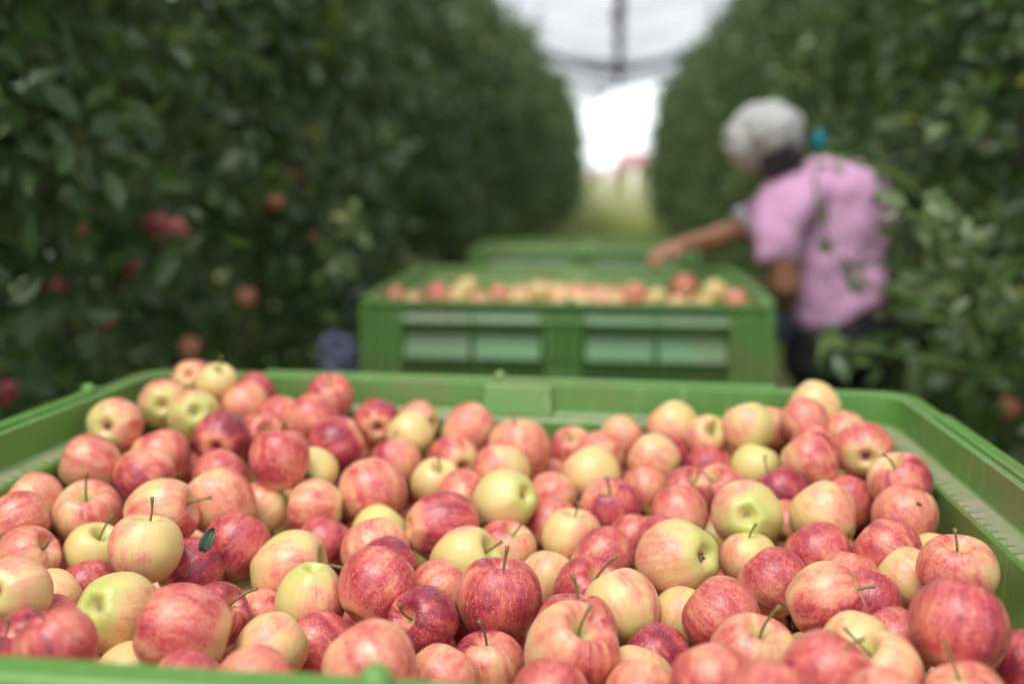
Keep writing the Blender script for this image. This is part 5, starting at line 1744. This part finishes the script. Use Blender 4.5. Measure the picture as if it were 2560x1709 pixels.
# second bin: a shallow heap reaching its rim
B2TOP = [  # xd, y inside bin, height over rim of the centre, radius, colour, label
    (905, 3.12, -.035, .036, (.95, .55, .1), 'red apple at the left end of the heap in the second bin'),
    (950, 3.06, -.045, .035, (.8, .3, .1), 'pink apple second from the left in the second bin'),
    (1003, 3.15, -.030, .037, (.95, .65, .1), 'darker red apple third from the left in the second bin'),
    (1050, 3.10, -.030, .037, (.2, .1, .5), 'big yellow apple on the left of the second bin'),
    (1072, 3.20, -.012, .037, (.1, .1, .5), 'pale yellow apple riding highest on the left of the second bin'),
    (1098, 3.08, -.045, .034, (.7, .3, .1), 'pinkish apple right of the yellow pair in the second bin'),
    (1148, 3.15, -.030, .037, (.85, .4, .1), 'salmon apple left of the middle of the second bin'),
    (1190, 3.08, -.048, .036, (.15, .2, .5), 'yellowish apple in the low middle part of the second bin'),
    (1237, 3.16, -.020, .037, (.35, .2, .4), 'round yellow apple humped up near the middle of the second bin'),
    (1285, 3.08, -.045, .033, (.6, .2, .1), 'small peach apple right of the humped yellow one in the second bin'),
    (1335, 3.10, -.050, .033, (.2, .1, .6), 'low greenish apple at the middle of the second bin'),
    (1385, 3.08, -.050, .033, (.8, .3, .1), 'low pink apple just right of the middle of the second bin'),
    (1415, 3.12, -.052, .033, (.5, .3, .3), 'low peach apple before the red one in the second bin'),
    (1455, 3.14, -.020, .039, (.9, .5, .1), 'red apple starting the right hump of the second bin'),
    (1508, 3.10, -.030, .038, (.3, .2, .5), 'yellow and pink apple between the two red ones on the right of the second bin'),
    (1570, 3.20, -.000, .041, (.95, .75, .2), 'dark red apple riding highest on the right of the second bin'),
    (1555, 3.06, -.045, .036, (.6, .4, .2), 'blushed apple under the highest dark red one in the second bin'),
    (1640, 3.16, -.012, .040, (.1, .1, .6), 'big pale yellow apple at the right of the second bin'),
    (1612, 3.06, -.045, .036, (.35, .2, .3), 'cream apple below the big pale yellow one in the second bin'),
    (1690, 3.10, -.030, .037, (.85, .4, .1), 'salmon apple at the right end of the heap in the second bin'),
]
placed = []
for k, (xd, yy, dz, r, c, lab) in enumerate(B2TOP):
    p = at(xd, 650, yy + .0); p.z = 1.075 + dz
    placed.append((p, r))
    put_apple(p, r, rand_dir(rnd), rand_dir(rnd), (min(1, c[0] * .8 + .22), c[1] * .7 + .05, c[2] * .6), lab, 'apples in the second bin', k=k)
spots = []
for layer in range(3):
    for ix in range(15):
        for iy in range(13):
            p = Vector((B2.x - .50 + ix * .0715 + (iy % 2) * .03, B2.y - .42 + iy * .069, 1.075 - .085 - layer * .062 - .03 * math.cos(ix * .42 + .4) - .02 * abs(iy - 5) / 5 + rnd.uniform(-.008, .008)))
            if abs(p.x - B2.x) > .505 or abs(p.y - B2.y) > .41: continue
            if all((p - q).length > r + .031 for q, r in placed): spots.append((*p, .0345))
joined_apples('bin_apples', spots, 'apples filling the second bin below its topmost ones', rnd)

# apples still hanging in the trees: xd, yd, plane x, radius, colour, label
HANG = [
    (398, 530, -1.09, .036, (1, .7, 0), 'red apple hanging in the left row, the brightest of a pair'),
    (362, 516, -1.15, .033, (1, .9, 0), 'dark red apple hanging just left of the brightest one in the left row'),
    (632, 461, -1.10, .034, (.8, .35, .2), 'orange apple hanging high in the left row'),
    (677, 402, -1.14, .034, (.9, .5, .2), 'orange-red apple hanging highest in the left row'),
    (790, 414, -1.16, .036, (1, .85, .1), 'dull purple-red apple hanging high, nearer the far end of the left row'),
    (565, 682, -1.08, .037, (.7, .35, .3), 'pinkish apple hanging low in the left row'),
    (240, 728, -1.14, .032, (1, .8, 0), 'red apple hanging low at the left in the left row'),
    (435, 797, -1.10, .036, (.75, .4, .3), 'orange apple hanging lowest in the left row above the front bin rim'),
    (715, 547, -1.12, .038, (.6, .3, .4), 'orange-brown apple hanging mid height in the left row'),
    (308, 612, -1.17, .032, (1, .9, 0), 'dark red apple hanging below the bright red pair'),
    (180, 522, -1.20, .030, (.5, .6, .5), 'brownish yellow apple hanging left of the bright red pair'),
    (3, 898, -1.08, .036, (1, .9, 0), 'dark red apple hanging at the left picture edge above the bin rim'),
    (2318, 935, 1.04, .038, (.85, .5, .2), 'orange-red apple hanging low in the right row near the right edge'),
    (120, 655, -1.22, .030, (1, .9, 0), 'dim red apple hanging deep in the left row near the picture edge'),
]
for k, (xd, yd, X, r, c, lab) in enumerate(HANG):
    if k > 1: X, r = X + math.copysign(.10, X), r * .85
    p = at_x(xd, yd, X)
    put_apple(p, r, (rnd.uniform(-.2, .2), rnd.uniform(-.2, .2), 1), (-1 if X > 0 else 1, -.5, 0), c, lab, 'apples still hanging in the tree rows', k=k)


# ------------------------------------------------------------------ leafy branches reaching out of the rows
def shoot(pts, n, size, seed, mat, tree_root, spread=.03):
    rng = np.random.default_rng(seed)
    pts = [Vector(p) for p in pts]
    inv = (Matrix.Translation(tree_root.location) @ tree_root.rotation_euler.to_matrix().to_4x4() @ Matrix.Diagonal((*tree_root.scale, 1))).inverted()
    m = MB()
    m.tube([inv @ p for p in pts], [.006 * (1 - .6 * i / (len(pts) - 1)) for i in range(len(pts))], 6)
    br = m.build('branch', M_twig, tree_root)
    t = rng.uniform(0.08, 1, n) * (len(pts) - 1)
    P = []
    for q in t:
        k = min(int(q), len(pts) - 2); P.append(pts[k].lerp(pts[k + 1], q - k)[:])
    P = np.array(P) + rng.normal(0, spread, (n, 3))
    N = rng.normal(0, .5, (n, 3)) + np.array([0, -.5, .6])
    V, F, T = leaf_cloud(P, N, size, rng)
    A = np.array(inv); V = V @ A[:3, :3].T + A[:3, 3]
    link(bpy.data.objects.new('leaves', np_mesh('leaves', V, F, T, mat)), br)


def nearest(rows, y): return min(rows, key=lambda t: abs(t.location.y - y))


rt = nearest(RIGHT_TREES, 2.9)
Yb = 2.75
shoot([at(2200, 520, 2.9), at(2050, 400, 2.8), at(1880, 350, Yb), at(1868, 420, Yb), at(1880, 500, Yb), at(1915, 590, Yb), at(1950, 650, Yb)], 9, .06, 3, M_leaf_fresh, rt, .012)
shoot([at(2300, 760, 2.9), at(2130, 690, 2.75), at(2010, 660, 2.7), at(1940, 600, 2.7)], 14, .06, 4, M_leaf, rt, .022)
shoot([at(2260, 800, 2.4), at(2180, 640, 2.3), at(2120, 520, 2.25), at(2130, 440, 2.25)], 46, .066, 5, M_leaf_pale, rt, .045)
shoot([at(2330, 720, 2.4), at(2260, 620, 2.35), at(2080, 480, 2.3)], 40, .062, 15, M_leaf, rt, .06)
shoot([at(2340, 860, 2.7), at(2150, 830, 2.6), at(2000, 800, 2.55), at(1900, 790, 2.55)], 34, .065, 6, M_leaf, nearest(RIGHT_TREES, 2.4), .03)
shoot([at(2000, 830, 2.6), at(1930, 800, 2.55), at(1890, 770, 2.55)], 8, .07, 7, M_leaf_fresh, nearest(RIGHT_TREES, 2.4), .015)
shoot([at(2400, 700, 2.6), at(2200, 740, 2.6), at(2060, 720, 2.6)], 40, .065, 8, M_leaf, nearest(RIGHT_TREES, 2.4), .05)
lt = nearest(LEFT_TREES, 3.3)
shoot([at(640, 640, 3.4), at(740, 580, 3.25), at(800, 520, 3.2), at(830, 490, 3.2)], 16, .085, 9, M_leaf_fresh, lt, .03)
shoot([at(700, 700, 3.3), at(770, 620, 3.2), at(790, 600, 3.2)], 14, .08, 10, M_leaf_fresh, lt, .035)
lt2 = nearest(LEFT_TREES, 2.2)
for k, (xd, yd) in enumerate(((160, 600), (90, 700), (230, 240), (430, 580), (60, 820), (300, 420))):
    shoot([at(xd - 120, yd + 60, 2.35), at(xd - 30, yd + 10, 2.2), at(xd + 40, yd - 40, 2.15)], 14, .085, 60 + k, M_leaf, lt2, .04)

# teal tie on the branch
tp = at(1878, 322, Yb)
m = MB()
rs = []
for k in range(21):
    a = 2 * math.pi * k / 20
    rs.append([(math.cos(a) * (.022 + .006 * math.cos(b)), .012 * math.sin(b), math.sin(a) * (.030 + .006 * math.cos(b))) for b in [j * math.pi / 3 for j in range(6)]])
m.rings(rs)
m.ball((0, -.01, 0), .018, .014, .024, 10, 8)
tie = m.build('plant_tie', M_teal); tie.location = tp; tie.scale = (.7, .7, .8)
tag(tie, 'small teal plastic tie on the branch by the grey hair', 'tie')

# pale lavender cloth bag beside the second bin
m = MB()
bc = at(775, 815, 3.05)
m.loft([((0, 0, .13), .07, .03), ((-.005, 0, .10), .10, .06), ((0, .0, .02), .125, .08), ((.01, 0, -.08), .13, .09), ((0, 0, -.16), .10, .07), ((0, 0, -.19), .05, .04)], (1, 0, 0), 20)
bag = m.build('picking_bag', M_lav)
bag.location = bc; bag.scale = (.50, .50, .50)
sb = bag.modifiers.new('sub', 'SUBSURF'); sb.levels = 2; sb.render_levels = 2
tx = bpy.data.textures.new('creases', 'CLOUDS'); tx.noise_scale = .05
dm = bag.modifiers.new('creases', 'DISPLACE'); dm.texture = tx; dm.strength = .11; dm.texture_coords = 'LOCAL'
tag(bag, 'crumpled lavender-blue cloth bag hanging beside the left corner of the second bin', 'bag')
m = MB(); c0 = Vector((B2.x - .60, B2.y - .42, 1.09)) - bc
m.tube([(.02, 0, .10), (.05, .02, .2), tuple(c0)], .006, 6); sp_ = m.build('strap', M_lav, bag); sp_.scale = (2, 2, 2)

# ------------------------------------------------------------------ the picker
Yp = 3.75
base = at(1950, 800, Yp)
person = empty('person', (base.x + .02, Yp, 0.0), None, 'grey-haired person in a pink t-shirt and black trousers reaching over the second bin', 'person')
O = Vector(person.location)


def W(xd, yd, dy=0.0):
    return at(xd, yd, Yp + dy) - O


def folds(o, strength, scale):
    t = bpy.data.textures.new('folds', 'CLOUDS'); t.noise_scale = scale; t.noise_depth = 2
    d = o.modifiers.new('folds', 'DISPLACE'); d.texture = t; d.strength = strength; d.texture_coords = 'LOCAL'; d.mid_level = .5


# body: head, neck, arms and hands as one surface
m = MB()
hc = W(1752, 325, -.02)
HR = Euler((R(-12), 0, R(78))).to_matrix()      # looks to the left, chin a little down
m.ball(hc, .078, .098, .112, 22, 16, HR)
m.ball(hc + HR @ Vector((0, .045, -.062)), .052, .05, .048, 16, 10, HR)      # jaw and chin
m.ball(hc + HR @ Vector((0, .098, -.012)), .012, .022, .018, 10, 8, HR)     # nose
for s in (-1, 1):
    m.ball(hc + HR @ Vector((s * .080, -.012, -.012)), .010, .018, .030, 10, 8, HR)   # ears
m.ball(hc + HR @ Vector((0, .088, -.052)), .022, .012, .006, 10, 8, HR)     # lips
m.loft([(hc + Vector((.0, .02, -.04)), .055, .055), (W(1790, 395), .058, .058), (W(1835, 440, .02), .070, .065)], (1, 0, 0), 16)
# trunk inside the shirt so that limbs are joined
m.loft([(W(1835, 430, .02), .06, .06), (W(1870, 480, .03), .15, .10), (W(1905, 600, .03), .15, .10), (W(1940, 740), .14, .10), (W(1945, 800), .13, .10)], (1, .25, 0), 18)
# far arm reaching out over the bin
sh2 = W(1790, 470, .14)
m.loft([(sh2, .055, .055), (W(1740, 505, .12), .050, .050), (W(1695, 527, .08), .043, .040), (W(1640, 545, .02), .040, .036), (W(1590, 556, -.04), .030, .027), (W(1560, 562, -.07), .026, .022)], (0, 0, 1), 14)
hb = W(1560, 562, -.07); hd = (W(1515, 580, -.12) - hb).normalized()
hs = Vector((0, .85, .35)); hs = (hs - hd * hs.dot(hd)).normalized(); hn = hd.cross(hs)
m.loft([(hb, .026, .020), (hb + hd * .03, .036, .017), (hb + hd * .07, .040, .016), (hb + hd * .088, .036, .014)], hs, 12)
for q, (o_, l_) in enumerate(((-.028, .062), (-.010, .070), (.010, .066), (.028, .052))):
    a0 = hb + hd * .080 + hs * o_; down = Vector((0, 0, -1))
    m.tube([a0, a0 + hd * l_ * .42 + down * .004, a0 + hd * l_ * .70 + down * .018, a0 + hd * l_ * .78 + down * .040], [.0095, .009, .008, .0065], 8)
a0 = hb + hd * .025 - hs * .028
m.tube([a0, a0 + hd * .028 - hs * .020, a0 + hd * .052 - hs * .022 + Vector((0, 0, -.014))], [.012, .0105, .008], 8)
# near arm: elbow bent, forearm going forward
m.loft([(W(1785, 520, -.12), .062, .062), (W(1793, 590, -.15), .060, .060), (W(1802, 655, -.16), .055, .052), (W(1803, 684, -.10), .046, .046), (W(1790, 672, .02), .036, .036), (W(1780, 655, .13), .027, .025)], (1, 0, 0), 14)
hb = W(1780, 655, .13); hd = Vector((-.2, 1, .05)).normalized(); hs = Vector((1, .2, 0)); hs = (hs - hd * hs.dot(hd)).normalized()
m.loft([(hb, .026, .020), (hb + hd * .03, .036, .017), (hb + hd * .07, .040, .016), (hb + hd * .088, .036, .014)], hs, 12)
for q, (o_, l_) in enumerate(((-.028, .062), (-.010, .070), (.010, .066), (.028, .052))):
    a0 = hb + hd * .080 + hs * o_
    m.tube([a0, a0 + hd * l_ * .45, a0 + hd * l_ * .75 + Vector((0, 0, -.018)), a0 + hd * l_ * .80 + Vector((0, 0, -.038))], [.0095, .009, .008, .0065], 8)
a0 = hb + hd * .025 - hs * .028
m.tube([a0, a0 + hd * .028 - hs * .020, a0 + hd * .052 - hs * .022], [.012, .0105, .008], 8)
m.build('body', M_skin, person, remesh=.0045, smooth_it=4)

# eyes on the turned-away face
for s in (-1, 1):
    e = MB(); e.ball(hc + HR @ Vector((s * .030, .086, .010)), .012, .009, .008, 10, 8, HR); e.build('eye', simple('eye_%d' % s, (.5, .48, .45), .2), person)

# hair: a full round grey cap, darker at the nape
m = MB()
m.ball(hc + Vector((.005, -.01, .028)), .132, .128, .112, 26, 18)
m.ball(hc + Vector((-.055, -.02, .00)), .092, .090, .100, 20, 14)
m.ball(hc + Vector((.050, -.02, .030)), .092, .095, .092, 20, 14)
m.ball(hc + Vector((-.075, .0, -.045)), .050, .055, .050, 14, 10)
m.loft([(hc + Vector((.05, -.045, .02)), .095, .07), (hc + Vector((.052, -.045, -.04)), .085, .062), (hc + Vector((.045, -.035, -.095)), .062, .05)], (1, .2, 0), 16)
hair = m.build('hair', M_hair, person, remesh=.010, smooth_it=3)
folds(hair, .022, .05)
# darker nape
m = MB()
m.loft([(hc + Vector((.070, -.068, .0)), .055, .045), (hc + Vector((.058, -.072, -.045)), .078, .045), (hc + Vector((.045, -.055, -.095)), .070, .045), (hc + Vector((.035, -.04, -.125)), .045, .04)], (1, .25, 0), 16)
nape = m.build('nape_hair', simple('dark_hair', (.04, .032, .042), .6, .4, 30, .4), person, remesh=.009, smooth_it=3)
folds(nape, .02, .03)

# shirt
m = MB()
m.loft([(W(1832, 395, .01), .080, .070), (W(1850, 412, .01), .120, .085), (W(1872, 445, .02), .190, .120), (W(1888, 510, .02), .232, .145), (W(1893, 580, .02), .235, .150),
        (W(1905, 650, .01), .215, .145), (W(1930, 705, .0), .190, .135), (W(1938, 722, .0), .188, .135)], (1, .15, 0), 30)
m.loft([(W(1840, 430, -.02), .13, .10), (W(1805, 480, -.09), .115, .10), (W(1785, 540, -.125), .095, .090), (W(1783, 605, -.14), .084, .080)], (1, 0, 0), 20)
m.loft([(W(1850, 430, .08), .10, .09), (W(1790, 465, .13), .085, .080), (W(1735, 500, .115), .068, .066), (W(1712, 512, .105), .064, .062)], (0, 0, 1), 20)
m.loft([(W(1965, 430, .05), .10, .09), (W(1990, 490, .06), .085, .09), (W(1995, 560, .06), .05, .08)], (1, 0, 0), 18)
m.ball(W(1945, 455, .06), .155, .12, .135, 20, 14)
m.ball(W(1985, 520, .08), .10, .10, .15, 18, 12)
shirt = m.build('shirt', M_shirt, person, remesh=.011, smooth_it=14)
folds(shirt, .045, .13)
m = MB()
a, b = W(1716, 510, .107), W(1700, 519, .100)
m.loft([(a, .070, .066), (b, .069, .065)], (0, 0, 1), 20)
m.build('sleeve_cuff', M_shirt_edge, person, bevel=.004)

# trousers and shoes
m = MB()
hip = W(1938, 735)
m.loft([(W(1932, 712, .0), .178, .125), (W(1925, 760), .205, .145), (W(1925, 830), .210, .150), (Vector((hip.x, hip.y, .72)), .175, .14)], (1, .15, 0), 24)
for s, fy in ((-1, -.06), (1, .07)):
    m.loft([(Vector((hip.x + s * .085, fy * .3, .80)), .095, .11), (Vector((hip.x + s * .10, fy * .6, .48)), .075, .085), (Vector((hip.x + s * .11, fy, .09)), .06, .065)], (1, 0, 0), 18)
tr = m.build('trousers', M_trousers, person, remesh=.012, smooth_it=4)
folds(tr, .025, .1)
for s, fy in ((-1, -.06), (1, .07)):
    m = MB(); m.loft([(Vector((hip.x + s * .11 + .08, fy, .05)), .045, .05), (Vector((hip.x + s * .11, fy, .055)), .05, .055), (Vector((hip.x + s * .11 - .12, fy, .04)), .045, .035), (Vector((hip.x + s * .11 - .18, fy, .03)), .03, .02)], (0, 1, 0), 14)
    m.build('shoe', M_rubber, person, bevel=0, smooth_it=1)
m = MB()
m.loft([(W(1795, 700, -.05), .035, .02), (W(1800, 740, -.05), .045, .02), (W(1806, 780, -.05), .04, .015)], (1, 0, 0), 12)
m.build('waist_cloth', M_lav, person)
